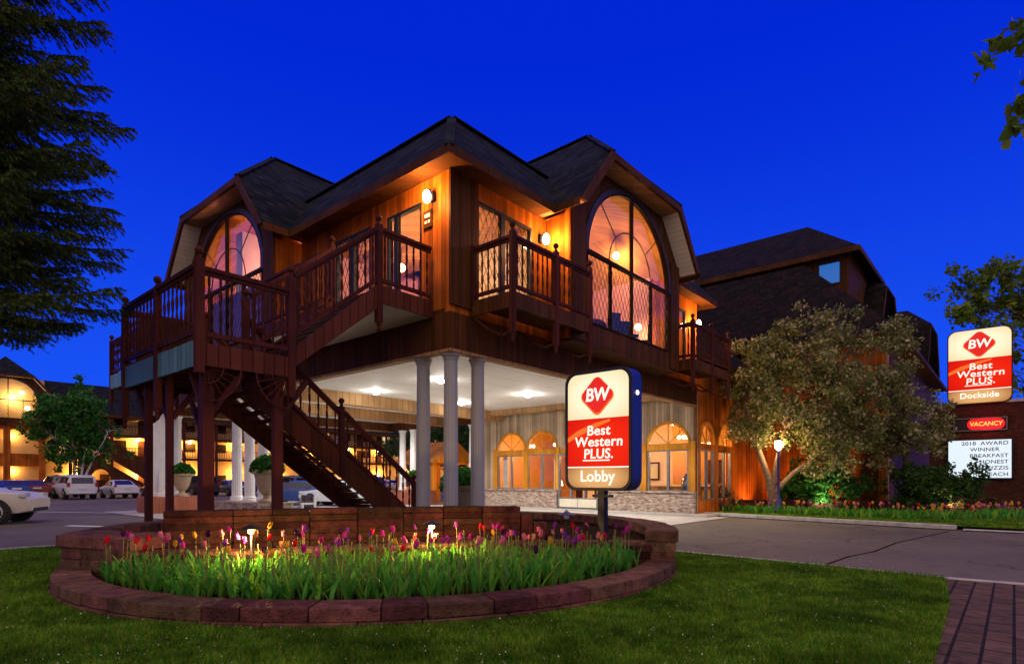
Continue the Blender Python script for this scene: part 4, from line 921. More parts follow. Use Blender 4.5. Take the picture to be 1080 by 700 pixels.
def run_blocks(m, pts, th, z0, z1, blk, jit=.012):
    pts = [Vector((*p, 0)) for p in pts]; seg = []
    for p, q in zip(pts[:-1], pts[1:]):
        n = max(1, int((q - p).length / blk + random.uniform(-.3, .3)))
        for i in range(n):
            a = p.lerp(q, i / n); b = p.lerp(q, (i + 1) / n); d = (b - a).normalized(); nn = Vector((d.y, -d.x, 0)); j = random.uniform(-jit, jit); jz = random.uniform(-.006, .006)
            a = a + d * .005; b = b - d * .005; f = nn * (j); bk = nn * -th
            vs = [a + f, b + f, b + bk, a + bk]; m.add([(v.x, v.y, z0) for v in vs] + [(v.x, v.y, z1 + jz) for v in vs], [(3, 2, 1, 0), (4, 5, 6, 7), (0, 1, 5, 4), (1, 2, 6, 5), (2, 3, 7, 6), (3, 0, 4, 7)])
LEDGE = [(-6.35, 8.45), (-5.2, 8.0), (-4.3, 7.95), (-3.3, 8.15), (-1.9, 8.75), (-.5, 9.2), (1.0, 9.3), (2.45, 9.2)]
TALL = [(-5.05, 8.4), (-4.2, 8.75), (-3.2, 9.2), (-1.8, 9.65), (.15, 9.98)]
def planter():
    T = thing('stone_planter', 'round reddish stone planter with low front wall and taller block wall behind the tulips', 'planter', PC)
    off = tuple(PC); bd = lambda m, n, mat='stone_block', **k: m.build(n, mat, T, off, **k)
    m = MB(); ring_blocks(m, 204, 341, PR - .40, PR + .02, .0, .075, .75); ring_blocks(m, 204, 341, PR - .44, PR, .077, .225, .62, .02, .4); bd(m, 'front_wall', bevel=.012)
    m = MB()
    for i, (z0, z1) in enumerate(((.0, .17), (.172, .34), (.342, .51))): ring_blocks(m, -18.8, 203.5, PR - .38, PR, z0, z1, .55, .02, .5 * (i % 2))
    ring_blocks(m, -19, 203.7, PR - .46, PR + .05, .512, .68, .6, .015); bd(m, 'rear_wall', bevel=.012)
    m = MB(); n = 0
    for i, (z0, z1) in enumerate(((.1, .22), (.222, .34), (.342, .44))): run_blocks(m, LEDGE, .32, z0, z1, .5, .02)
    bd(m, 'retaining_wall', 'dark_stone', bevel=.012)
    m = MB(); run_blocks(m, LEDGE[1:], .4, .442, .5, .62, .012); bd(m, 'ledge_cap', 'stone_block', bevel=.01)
    m = MB()
    for i, (z0, z1) in enumerate(((.0, .17), (.172, .34), (.342, .51))): run_blocks(m, [(-6.62, 8.5), (-5.3, 7.98)], .5, z0, z1, .45, .02)
    run_blocks(m, [(-6.68, 8.5), (-5.2, 7.93)], .9, .512, .68, .6, .01); bd(m, 'end_wall', bevel=.012)
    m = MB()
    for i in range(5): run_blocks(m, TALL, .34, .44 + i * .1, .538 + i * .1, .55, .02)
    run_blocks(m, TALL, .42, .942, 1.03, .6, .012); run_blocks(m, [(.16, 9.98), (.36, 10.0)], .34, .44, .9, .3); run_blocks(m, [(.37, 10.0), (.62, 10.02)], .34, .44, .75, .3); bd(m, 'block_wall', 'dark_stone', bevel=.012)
    m = MB(); m.box(-5.95, -5.7, 8.9, 9.05, .46, .80); bd(m, 'loose_block', 'stone_block', bevel=.01)
    front = [(PC.x + (PR - .42) * math.cos(R(t)), PC.y + (PR - .42) * math.sin(R(t))) for t in np.linspace(206, 339, 40)]
    m = MB(); m.plate(front + [(x, y + .05) for x, y in reversed(LEDGE)], [], lambda u, w, d: (u, w, d), .03, .14); bd(m, 'front_soil', 'soil')
    back = [(PC.x + (PR - .4) * math.cos(R(t)), PC.y + (PR - .4) * math.sin(R(t))) for t in np.linspace(-18, 203, 50)]
    m = MB(); m.plate(back + [(x, y + .25) for x, y in LEDGE], [], lambda u, w, d: (u, w, d), .03, .46); bd(m, 'rear_soil', 'soil')
planter()

# ------------------------------------------------------------------ tulips
def leafblade(m, ang, L_, w, lean, bend, segs=6, fold=.25):
    ca, sa = math.cos(ang), math.sin(ang); pr = []
    x = z = 0; th = lean
    for i in range(segs + 1):
        t = i / segs; ww = w * (math.sin(math.pi * min(1, .12 + t * .88)) ** .7) * (1 if t < .99 else 0)
        pr.append((x, z, ww)); x += L_ / segs * math.sin(th); z += L_ / segs * math.cos(th); th += bend / segs
    vs = []
    for x, z, ww in pr:
        for s in (-1, 0, 1): vs.append((x * ca - s * ww * sa, x * sa + s * ww * ca, z + (abs(s) * ww * fold)))
    fs = []
    for i in range(segs):
        for j in range(2): fs.append((i * 3 + j, i * 3 + j + 1, (i + 1) * 3 + j + 1, (i + 1) * 3 + j))
    m.add(vs, fs)
TUL_LEAVES = []; TUL_STEMS = []; TUL_BARE = []; TUL_FLOWERS = {}
def tulip_meshes():
    for k in range(6):
        m = MB()
        for j in range(random.randint(8, 11)): leafblade(m, random.uniform(0, 6.28), random.uniform(.24, .48), random.uniform(.012, .030), random.uniform(.05, .35), random.uniform(.15, 1.1))
        o = m.build('leaf_pattern', 'tulip_leaf', None, smooth=True); TUL_LEAVES.append(o)
    for k in range(3):
        h = .50 + .06 * k; m = MB(); dx = random.uniform(-.04, .04); m.tube([(0, 0, 0), (dx * .4, 0, h * .5), (dx, dx * .5, h)], [.006, .0055, .005], 6); o = m.build('stem_pattern', 'tulip_stem', None, smooth=True); o['h'] = h; o['dx'] = dx; TUL_STEMS.append(o)
        m = MB(); m.tube([(0, 0, 0), (dx * .4, .01, h * .45), (dx, dx * .5, h * .88)], [.006, .0055, .005], 6); m.lathe([(.004, 0), (.010, .012), (.009, .035), (.012, .045), (.002, .05)], dx, dx * .5, h * .87, 6); TUL_BARE.append(m.build('stalk_pattern', 'tulip_stem', None, smooth=True))
    for c in ('magenta', 'red', 'pink', 'yellow', 'plum', 'peach', 'violet'):
        m = MB()
        for j in range(6):
            a = j * math.pi / 3; inn = .8 if j % 2 else 1.0
            prof = [(.005, 0, .008), (.022 * inn, .012, .022), (.027 * inn, .034, .025), (.024 * inn, .062, .020), (.021 * inn + .006 * (j % 2), .088, .003)]
            vs = []
            for r_, z, w in prof:
                for s in (-1, 0, 1):
                    aa = a + s * w / max(r_, .012) * .55; vs.append((r_ * math.cos(aa), r_ * math.sin(aa), z))
            fs = [(i * 3 + q, i * 3 + q + 1, (i + 1) * 3 + q + 1, (i + 1) * 3 + q) for i in range(4) for q in range(2)]; m.add(vs, fs)
        TUL_FLOWERS[c] = m.build('flower_pattern', 'petal_' + c, None, smooth=True)
tulip_meshes()
LABELS = {'magenta': 'magenta tulip in bloom in the round stone planter', 'red': 'bright red tulip in bloom in the round stone planter', 'pink': 'pale pink tulip in bloom in the round stone planter', 'yellow': 'yellow tulip in bloom in the round stone planter', 'plum': 'nearly black plum tulip in bloom in the round stone planter', 'peach': 'peach orange tulip in bloom in the round stone planter', 'violet': 'violet tulip in bloom in the round stone planter'}
def ledge_y(x):
    for (x0, y0), (x1, y1) in zip(LEDGE[:-1], LEDGE[1:]):
        if x0 <= x <= x1: return y0 + (y1 - y0) * (x - x0) / (x1 - x0)
    return 99
def plant_bed():
    pts = []; tries = 0
    while len(pts) < 290 and tries < 60000:
        tries += 1; x = random.uniform(-5.6, 2.35); y = random.uniform(5.9, 9.3)
        if (Vector((x, y, 0)) - PC).length > PR - .56 or y > ledge_y(x) - .18: continue
        if x < -5.0 and y < 7.9 and False: continue
        if all((x - a) ** 2 + (y - b) ** 2 > .135 ** 2 for a, b in pts): pts.append((x, y))
    pts.sort(key=lambda p: p[1]); cols = ['magenta'] * 6 + ['red'] * 4 + ['pink'] * 4 + ['yellow'] * 2 + ['plum'] * 3 + ['peach'] * 2 + ['violet'] * 4
    for x, y in pts:
        back = ledge_y(x) - y; bloom = random.random() < (.68 if back < .75 else .42 if back < 1.3 else .20)
        c = random.choice(cols); r = random.uniform(0, 6.28)
        if bloom: t = thing('tulip', LABELS[c], 'tulip', (x, y, .14), r, c + ' tulips in the stone planter')
        else: t = thing('tulip', 'tulip plant without a flower in the round stone planter', 'tulip', (x, y, .14), r, 'leafy tulip plants without flowers in the stone planter')
        sc_ = random.uniform(.8, 1.12)
        put(random.choice(TUL_LEAVES), 'leaves', t, (0, 0, 0), (0, 0, random.uniform(0, 6.28)), (sc_,) * 3)
        if bloom:
            st = random.choice(TUL_STEMS); k = random.uniform(.85, 1.1) * (1.0 if c != 'yellow' else 1.12)
            put(st, 'stem', t, (0, 0, 0), None, (1, 1, k)); put(TUL_FLOWERS[c], 'flower', t, (st['dx'], st['dx'] * .5, st['h'] * k - .004), (random.uniform(-.45, .45), random.uniform(-.45, .45), 0), (random.uniform(.9, 1.35),) * 3)
        else:
            for q in range(random.randint(1, 2)): put(random.choice(TUL_BARE), 'stalk', t, (random.uniform(-.05, .05), random.uniform(-.05, .05), 0), (0, 0, random.uniform(0, 6)), (1, 1, random.uniform(.75, 1.1)))
    # the undergrowth of further leaves filling the bed
    m = MB(); n = 0
    while n < 750:
        x = random.uniform(-5.6, 2.35); y = random.uniform(5.9, 9.2)
        if (Vector((x, y, 0)) - PC).length > PR - .52 or y > ledge_y(x) - .12: continue
        k = MB()
        for j in range(3): leafblade(k, random.uniform(0, 6.28), random.uniform(.14, .44), random.uniform(.012, .032), random.uniform(.1, .5), random.uniform(.2, 1.3), 4)
        m.add([(a + x, b + y, c + .13) for a, b, c in k.v], k.f); n += 1
    o = m.build('tulip_foliage', 'tulip_leaf', None, smooth=True); tag(o, 'dense undergrowth of tulip leaves filling the stone planter', 'foliage', None, 'stuff')
plant_bed()
def far_bed():
    """long bed of tulips before the timber wing"""
    line = [(9.2, 25.9), (11.2, 23.2), (13.2, 21.4), (15.0, 20.4), (17.0, 20.6), (19.6, 22.8)]
    def at(t):
        t *= len(line) - 1; i = min(int(t), len(line) - 2); f = t - i; a, b = line[i], line[i + 1]; return (a[0] + (b[0] - a[0]) * f, a[1] + (b[1] - a[1]) * f)
    v = MB()
    for i in range(1500):
        x, y = at(random.random()); x += random.gauss(.3, .35); y += random.gauss(.3, .4); k = MB()
        leafblade(k, random.uniform(0, 6.28), random.uniform(.2, .42), .04, random.uniform(0, .6), random.uniform(.2, 1.2), 3)
        v.add([(a + x, b + y, c + .09) for a, b, c in k.v], k.f)
    o = v.build('bedding_foliage', 'tulip_leaf', None); tag(o, 'green leaves of the long flower bed before the timber wing', 'foliage', None, 'stuff')
    meshes = {}
    for c in ('yellow', 'peach', 'magenta', 'red', 'pink', 'violet'):
        m = MB(); m.tube([(0, 0, 0), (.02, 0, .5)], .008, 4); s = m.build('stem_pattern', 'tulip_stem', None); meshes[c] = s
        m = MB(); m.lathe([(.01, 0), (.05, .03), (.055, .08), (.03, .13)], .02, 0, .48, 7); f = m.build('flower_pattern', 'petal_' + c, None); meshes[c + 'f'] = f
    for i in range(120):
        c = random.choice(['yellow', 'yellow', 'peach', 'peach', 'magenta', 'red', 'pink', 'violet']); x, y = at((i + random.random()) / 120)
        t = thing('bedding_tulip', '%s tulip in the long flower bed before the timber wing' % c, 'tulip', (x + random.gauss(.25, .3), y + random.gauss(.25, .35), .09), random.uniform(0, 6), c + ' tulips in the long bed')
        k = random.uniform(.6, 1.05); put(meshes[c], 'stem', t, (0, 0, 0), None, (1, 1, k)); put(meshes[c + 'f'], 'flower', t, (0, 0, .48 * (k - 1)), None, (.85, .85, .95))
    for k in meshes.values(): bpy.data.objects.remove(k)
far_bed()
for o in TUL_LEAVES + TUL_STEMS + TUL_BARE + list(TUL_FLOWERS.values()) + [BAL]: bpy.data.objects.remove(o)

# ------------------------------------------------------------------ path lights
def path_light(x, y, z, on, label):
    t = thing('path_light', label, 'garden lamp', (x, y, .14), .3, 'garden lamps in the planter')
    h = z - .14
    m = MB(); m.tube([(0, 0, 0), (0, 0, h - .1)], .012, 8); m.build('pole', 'dark_metal', t)
    m = MB(); m.lathe([(.135, 0), (.13, .01), (.015, .06), (.012, .08)], 0, 0, h - .03, 20); m.build('lamp_shade', 'sign_blue' if not on else 'dark_metal', t)
    m = MB(); m.lathe([(.02, 0), (.04, .01), (.04, .055), (.02, .065)], 0, 0, h - .09, 10); m.build('bulb', 'bulb_warm' if on else 'headlight', t)
    if on: light('path_lamp', (0, -.10, h - .15), 140, (1, .56, .16), t, .04)
path_light(-3.5, 7.80, .86, True, 'lit garden lamp left of the other lit one in the planter'); path_light(-1.18, 8.55, .86, True, 'lit garden lamp midway along the planter before the block wall'); path_light(.84, 8.95, .98, False, 'unlit garden lamp with a cone shade beside the pylon post')

# ------------------------------------------------------------------ near pylon sign
def rrect(w, h, r, cx=0, cz=0, n=6):
    p = []
    for sx, sz, a in ((1, 1, 0), (-1, 1, 90), (-1, -1, 180), (1, -1, 270)):
        for i in range(n + 1): t = R(a + 90 * i / n); p.append((cx + sx * (w / 2 - r) + r * math.cos(t), cz + sz * (h / 2 - r) + r * math.sin(t)))
    return p
def clip_band(p, z0, z1):
    """part of a convex outline between two heights"""
    for lim, sg in ((z0, 1), (z1, -1)):
        q = []
        for a, b in zip(p, p[1:] + p[:1]):
            da, db = (a[1] - lim) * sg, (b[1] - lim) * sg
            if da >= 0: q.append(a)
            if (da < 0) != (db < 0): t = da / (da - db); q.append((a[0] + (b[0] - a[0]) * t, lim))
        p = q
    return p
def diamond(s, cz, r=.2):
    """a square on its point with rounded corners"""
    k = rrect(s, s, s * r, 0, 0, 5); c = math.cos(R(45)); return [((x - z) * c, (x + z) * c + cz) for x, z in k]
def pylon_face(T, w, h, r, dy, f, last, lastsize, tag_):
    """f = fractions (red top, red bottom) ; the face looks along -y"""
    fn = lambda u, z, d: (u, dy - d, z); o = rrect(w, h, r); zr1, zr0 = h / 2 - f[0] * h, h / 2 - f[1] * h
    sign_panel('panel_cream' + tag_, (.86, .62, .33), (1.0, .88, .60), 1.1, 0, (zr1 + h / 2) / 2, w * .75, h * .3)
    sign_panel('panel_tan' + tag_, (.36, .13, .04), (.85, .44, .16), .95, 0, (zr0 - h / 2) / 2, w * .62, h * .16)
    sign_panel('panel_red' + tag_, (.74, .004, .001), (.92, .018, .001), 1.0, w * .1, (zr0 + zr1) / 2, w * .7, h * .3)
    m = MB(); m.plate(clip_band(o, zr1 + .004, h), [], fn, 0, .012); m.build('cream_panel', 'panel_cream' + tag_, T)
    m = MB(); m.plate(clip_band(o, zr0 + .004, zr1), [], fn, 0, .012); m.build('red_panel', 'panel_red' + tag_, T)
    m = MB(); m.plate(clip_band(o, -h, zr0), [], fn, 0, .012); m.build('tan_panel', 'panel_tan' + tag_, T)
    m = MB(); m.plate(clip_band(o, zr0 - .006 * h, zr0 + .004 * h), [], fn, .012, .016); m.build('divider', 'sign_white', T)
    sw = [(-w / 2, zr1 - .16 * h), (-w * .3, zr1 - .09 * h), (-w * .02, zr1 - .035 * h), (w * .2, zr1 - .01 * h), (w * .2, zr1 - .03 * h), (-w * .02, zr1 - .075 * h), (-w * .3, zr1 - .145 * h), (-w / 2, zr1 - .20 * h)]
    m = MB(); m.plate(sw, [], fn, .012, .015); m.build('swoosh', 'sign_orange', T)
    zc = (zr1 + h / 2) / 2
    m = MB(); m.plate(diamond(w * .415, zc - .014), [], fn, .012, .018); m.build('emblem', 'sign_orange', T)
    m = MB(); m.plate(diamond(w * .385, zc), [], fn, .018, .024); m.build('emblem', 'sign_red', T)
    rx = (R(90), 0, 0)
    text_mesh('lettering', 'BW', w * .245, 'sign_white', T, (0, dy - .03, zc + .0), rx, bold=.0055 * w, shear=.12, sx=.95, space=.98)
    hb = (zr1 - zr0)
    for s_, k, sx in (('Best', .745, 1.2), ('Western', .515, 1.2), ('PLUS.', .265, 1.12)):
        text_mesh('lettering', s_, w * .186, 'sign_white', T, (w * .02, dy - .026, zr0 + hb * k), rx, bold=.0031 * w, shear=.06, sx=sx * .9, space=1.06)
    m = MB(); m.box(-w * .23, w * .2, dy - .022, dy - .016, zr0 + hb * .125, zr0 + hb * .125 + .010 * h); m.build('underline', 'sign_white', T)
    text_mesh('lettering', last, lastsize, 'sign_white', T, (0, dy - .024, (zr0 - h / 2) / 2 + .01 * h), rx, bold=.004 * w, space=1.05, sx=1.0)
def near_sign():
    w, h, dp = 1.17, 1.86, .30
    loc = Vector((1.37, 9.28, 2.28)); T = thing('lobby_sign', 'lit rounded red and cream pylon sign reading Lobby on a dark post in the planter', 'sign', (loc.x, loc.y, .46), ROT - R(90))
    # local frame: x along -u (to the right), y away from the viewer
    G = bpy.data.objects.new('sign_body', None)
    hz = loc.z - .46
    m = MB(); fn = lambda u, z, d: (u, d, z + hz); m.plate(rrect(w + .07, h + .07, .2), [], fn, 0, dp); body = m.build('cabinet', 'sign_blue', T, bevel=.012)
    m = MB(); m.plate(rrect(w + .07, h + .07, .2), [rrect(w - .03, h - .03, .17)], fn, -.03, -.001); m.build('retaining_frame', 'dark_metal', T, bevel=.006)
    m = MB(); m.box(-.06, .06, dp / 2 - .06, dp / 2 + .06, -.1, hz - h / 2 - .03); p = m.build('post', 'dark_metal', T)
    m = MB(); m.box(-.17, .17, dp / 2 - .05, dp / 2 + .05, hz - h / 2 - .14, hz - h / 2 - .1); m.lathe([(.05, 0), (.03, .12)], 0, dp / 2, 0, 8); m.build('post_collar', 'dark_metal', T)
    m = MB(); m.lathe([(.035, 0), (.03, .012)], 0, 0, 0, 10); q = m.build('side_light', 'bulb_soft', T); q.rotation_euler = (0, R(90), 0); q.location = (w / 2 + .036, dp * .5, hz + h * .3)
    F = thing('face_root', '', '', (0, 0, 0)); 
    for k in ('label', 'category'): del F[k]
    bpy.data.objects.remove(G)
    pylon_face(F, w, h, .18, -.002, (.40, .815), 'Lobby', .25, '_near')
    for c in list(F.children): c.parent = T; c.location.z += hz
    # panels keep their own centred coordinates: the mesh sits at z = 0 of the object
    bpy.data.objects.remove(F)
near_sign()
def far_sign():
    w, h = 2.28, 3.4; base = Vector((21.7, 27.0, 0)); zc = 6.75
    T = thing('pylon_sign', 'tall lit red and cream hotel sign on dark brickwork at the far right', 'sign', (base.x, base.y, 0), ROT - R(90))
    m = MB(); m.box(-1.9, 2.6, .12, .8, 0, 5.0); m.build('brick_pier', 'dark_brick', T); m = MB(); m.box(-1.95, 2.65, .07, .85, 5.0, 5.12); m.build('pier_cap', 'curb_concrete', T)
    m = MB(); m.plate(rrect(w + .1, h + .1, .36), [], lambda u, z, d: (u, d, z + zc), 0.0, .5); m.build('cabinet', 'fascia_wood', T)
    F = bpy.data.objects.new('tmp', None); C.objects.link(F)
    pylon_face(F, w, h, .32, -.002, (.40, .82), 'Dockside', .36, '_far')
    for c in list(F.children): c.parent = T; c.location.z += zc
    bpy.data.objects.remove(F)
    m = MB(); m.box(-.9, -.7, .2, .4, 0, 5.1); m.box(.7, .9, .2, .4, 0, 5.1); m.build('post', 'dark_metal', T)
    # vacancy sign
    V = thing('vacancy_sign', 'glowing red neon sign reading VACANCY under the tall hotel sign', 'sign', (base.x, base.y, 4.05), ROT - R(90))
    m = MB(); m.plate(rect(-.95, 1.0, -.3, .3), [rect(-.92, .97, -.27, .27)], lambda u, z, d: (u, -d, z), -.1, .03); m.build('frame', 'grey_metal', V)
    m = MB(); m.plate(rect(-.92, .97, -.27, .27), [], lambda u, z, d: (u, -d, z), -.1, -.02); m.build('back_panel', 'dark_metal', V)
    m = MB(); m.plate(rrect(1.36, .5, .24, .24, 0), [], lambda u, z, d: (u, -d, z), -.015, .0); m.build('glow_tray', 'neon_red', V)
    text_mesh('lettering', 'VACANCY', .27, 'neon_core', V, (.24, -.02, 0), (R(90), 0, 0), bold=.004, shear=.1, sx=.92)
    light('neon_light', (.3, -.5, 0), 30, (1, .03, .04), V, .2)
    # reader board
    Q = thing('reader_board', 'white backlit letter board with black lines of text behind the shrub', 'sign', (base.x, base.y, 2.45), ROT - R(90))
    m = MB(); m.plate(rect(-1.2, 1.2, -.95, .92), [], lambda u, z, d: (u, -d, z), -.1, .0); m.build('cabinet', 'dark_metal', Q)
    m = MB(); m.plate(rect(-1.14, 1.14, -.89, .86), [], lambda u, z, d: (u, -d, z), .001, .01); m.build('panel', 'reader_white', Q)
    for i, s_ in enumerate(('2018  AWARD', 'WINNER    ', 'BREAKFAST', 'HONEST', 'JACUZZIS', 'BEACH')):
        text_mesh('lettering', s_, .235, 'letter_black', Q, (1.04, -.014, .70 - i * .285), (R(90), 0, 0), bold=.003, align='RIGHT', sx=1.1, space=1.05)
    light('board_light', (0, -1.0, .2), 18, (.85, .92, 1), Q, .5)
far_sign()

# ------------------------------------------------------------------ vegetation
def curve_pts(a, b, sag=0, n=5, wob=.06):
    a, b = Vector(a), Vector(b); L_ = (b - a).length; out = []
    for i in range(n + 1):
        t = i / n; p = a.lerp(b, t); p.z += sag * math.sin(math.pi * t); k = L_ * wob * math.sin(math.pi * t)
        out.append(p + Vector((random.gauss(0, k), random.gauss(0, k), random.gauss(0, k * .5))))
    return out
def broadleaf(name, label, cat, base, trunk_pts, tr, clumps, per, size, leaf, bark, spread, group=None, stems=None, limb_r=.05, aspect=.6, leafname='crown'):
    T = thing(name, label, cat, base, 0, group)
    m = MB(); tp = [Vector(p) for p in trunk_pts]; m.tube(tp, [tr * (1 - .55 * i / (len(tp) - 1)) for i in range(len(tp))], 10)
    for st in stems or []: m.tube([Vector(p) for p in st[0]], st[1], 8)
    nodes = tp[len(tp) // 2:] + [Vector(p) for st in (stems or []) for p in st[0][1:]]
    for c in clumps:
        c = Vector(c); src = min(nodes, key=lambda q: (q - c).length + (2.0 if q.z > c.z else 0))
        pts = curve_pts(src, c, .15); m.tube(pts, [limb_r * (1 - .75 * i / (len(pts) - 1)) for i in range(len(pts))], 5)
        for q in range(3):
            e = c + Vector((random.gauss(0, spread), random.gauss(0, spread), random.gauss(0, spread * .7))); m.tube(curve_pts(pts[3], e, .05, 3), [limb_r * .4, limb_r * .3, limb_r * .2, limb_r * .1], 4)
    m.build('trunk', bark, T, smooth=True)
    P = []
    for c in clumps:
        n = int(per * random.uniform(.6, 1.35)); k = random.uniform(.7, 1.2)
        sub = np.array(c) + rng.normal(size=(7, 3)) * spread * k * np.array([1, 1, .75])
        idx = rng.integers(0, 7, n); P.append(sub[idx] + rng.normal(size=(n, 3)) * spread * .36)
    np_mesh(leafname, leaf_verts(np.concatenate(P), size, .45, .25, aspect), 4, leaf, T)
    return T
def ell(n, c, r, keep=lambda p: True, shell=.35):
    out = []
    while len(out) < n:
        v = Vector((random.gauss(0, 1), random.gauss(0, 1), random.gauss(0, 1))).normalized() * (shell + (1 - shell) * random.random() ** .6)
        p = (c[0] + v.x * r[0], c[1] + v.y * r[1], c[2] + v.z * r[2])
        if keep(p): out.append(p)
    return out
# blossoming tree before the wing: low forked trunk, wide crown
broadleaf('blossom_tree', 'blossoming tree with pale leaves and forked trunk beside the lamp post', 'tree', (11.0, 24.6, .05),
          [(0, 0, 0), (.0, 0, .7), (-.15, 0, 1.5), (-.5, .1, 2.6), (-.9, .2, 3.6), (-1.0, .3, 4.8), (-.7, .3, 6.0)], .17,
          ell(60, (1.6, .3, 5.0), (3.6, 2.6, 3.2), lambda p: p[2] > 3.0) + ell(13, (2.4, -.2, 2.9), (2.0, 1.5, .8)) + [(-.9, -.2, 3.3), (-1.4, 0, 3.9)] + ell(8, (-.6, 0, 5.6), (1.0, 1, 1.6)) + [(.4, 0, 8.0), (.8, .1, 7.7), (-1.1, 0, 7.1), (2.6, 0, 8.0), (3.6, .2, 7.6)], 420, .15, 'blossom_leaf', 'pale_bark', .40,
          stems=[([(0, 0, .8), (.9, 0, 1.7), (1.9, .1, 2.4), (2.5, .1, 3.4), (2.8, .1, 5)], [.11, .10, .08, .06, .04]), ([(0, 0, .9), (.15, -.1, 2.2), (.5, -.2, 3.6), (.9, 0, 6)], [.11, .09, .07, .03])])
broadleaf('blossom_tree', 'blossoming tree with a straight dark trunk nearest the tall hotel sign', 'tree', (16.9, 24.9, .05),
          [(0, 0, 0), (.02, 0, 1.5), (0, 0, 3), (-.1, 0, 4.5), (-.2, 0, 6.2)], .17,
          ell(26, (-.5, .2, 4.9), (1.9, 1.7, 2.7), lambda p: p[2] > 2.6) + [(1.2, 0, 3.9), (1.6, .2, 3.3), (.9, 0, 4.6), (-.2, 0, 7.9)], 380, .14, 'blossom_leaf', 'bark', .38)
broadleaf('birch_tree', 'dense green tree with slim white trunks among the parked cars', 'tree', (-43.4, 57.5, 0),
          [(0, 0, 0), (.1, 0, 2), (.1, 0, 4), (0, 0, 7), (0, 0, 9)], .16,
          ell(52, (-.1, 0, 6.3), (3.2, 2.6, 4.4), lambda p: p[2] > 2.8), 190, .36, 'bright_leaf', 'birch_bark', .6,
          stems=[([(.5, 0, 0), (.9, 0, 2.5), (1.3, 0, 5.5)], [.13, .1, .05]), ([(.2, .2, 0), (1.9, .2, 3.6), (3.0, .2, 5.5)], [.12, .09, .04])])
broadleaf('maple_tree', 'leafy maple whose boughs reach in behind the tall hotel sign', 'tree', (28.6, 29.5, 0),
          [(0, 0, 0), (0, 0, 3), (-.2, 0, 6), (-.3, 0, 9)], .3,
          ell(34, (-1.0, 0, 8.6), (3.6, 3, 4.8)) + [(-5.4, .3, 11.4), (-4.8, 0, 10.6), (-5.6, 0, 10.2), (-4.2, 0, 12.0), (-4.4, .2, 9.4), (-3.6, .4, 7.2)], 300, .26, 'maple_leaf', 'bark', .5)
# near maple whose bough tips hang in at the top right corner
broadleaf('maple_tree', 'near maple with a few leaves hanging in at the top right corner', 'tree', (8.4, 4.2, 0),
          [(0, 0, 0), (0, 0, 2), (-.1, .1, 4), (-.2, .2, 6), (-.2, .2, 8)], .2,
          [(-4.12, .75, 5.3), (-3.95, .75, 4.75), (-3.75, .75, 5.35), (-3.7, .78, 4.85), (-3.2, .8, 5.5), (-2.4, .7, 5.6), (-1.6, .4, 6.4), (-1.8, -.4, 7), (.6, .5, 7.4), (1.5, -.6, 6.6), (.4, -1.6, 6.2), (-.4, .3, 8.6)], 60, .13, 'maple_leaf', 'bark', .13)
def spruce(base, label):
    T = thing('spruce_tree', label, 'tree', base)
    m = MB(); m.tube([(0, 0, 0), (0, 0, 5), (.05, 0, 10), (.05, 0, 14)], [.24, .18, .10, .02], 10)
    V = []; H = 14.0
    z = 4.75
    while z < 13.0:
        nb = random.randint(5, 8); a0 = random.uniform(0, 6.28)
        for i in range(nb):
            a = a0 + i * 2 * math.pi / nb + random.uniform(-.2, .2); L_ = max(.3, (3.5 - .06 * (z - 4.4) - .45 * max(0, z - 9.5)) * random.uniform(.62, 1.05)); d = Vector((math.cos(a), math.sin(a), 0)); zb = z + random.uniform(-.15, .15)
            pts = [Vector((0, 0, zb)) + d * L_ * t + Vector((0, 0, L_ * (-.30 * t + .22 * t * t * t))) for t in np.linspace(0, 1, 7)]
            m.tube(pts, [.035 * (1 - t) + .006 for t in np.linspace(0, 1, 7)], 4)
            side = Vector((-d.y, d.x, 0)); nt_ = int(L_ * 17) + 3
            for k in range(nt_):
                t = .18 + .82 * (k + random.random()) / nt_; f = t * 6; i0 = min(5, int(f)); p = pts[i0].lerp(pts[i0 + 1], f - i0)
                for sg in (-1, 1):
                    tl = (.20 + .5 * (1 - t)) * random.uniform(.6, 1.25); tip = p + (d * .75 + side * sg * random.uniform(.4, 1.0)).normalized() * tl + Vector((0, 0, -tl * random.uniform(.2, .9)))
                    nn = int(tl * 95) + 8; tt = rng.uniform(0, 1, nn)[:, None]; ax = np.array(tip - p); ax /= np.linalg.norm(ax) + 1e-9
                    c0 = np.array(p) * (1 - tt) + np.array(tip) * tt; rd = rng.normal(size=(nn, 3)); rd -= (rd @ ax)[:, None] * ax; rd /= np.linalg.norm(rd, axis=1)[:, None] + 1e-9
                    dirv = rd * .75 + ax * .8; ln = rng.uniform(.04, .075, nn)[:, None]; w = np.cross(rd, ax) * .013
                    V.append(np.stack([c0 - w, c0 + w, c0 + dirv * ln], 1).reshape(-1, 3))
        z += random.uniform(.12, .19)
    m.build('trunk', 'bark', T); np_mesh('needles', np.concatenate(V), 3, 'spruce_needle', T)
spruce((-10.0, 9.2, 0), 'dark near spruce whose boughs hang in at the upper left')
def shrub(label, base, r, n, per, size, leaf, group=None):
    return broadleaf('shrub', label, 'shrub', base, [(0, 0, 0), (0, 0, r[2] * .5), (0, 0, r[2])], .04, ell(n, (0, 0, r[2] * 1.0), r, lambda p: p[2] > .1), per, size, leaf, 'bark', min(r) * .28, group, limb_r=.02, leafname='foliage')
shrub('broad bright green shrub right of the blossoming tree trunk', (14.0, 26.2, .1), (2.0, 1.0, .98), 34, 260, .15, 'bright_leaf')
shrub('large dark green shrub before the white letter board', (17.6, 24.2, .1), (1.7, 1.0, 1.0), 36, 260, .14, 'green_leaf')
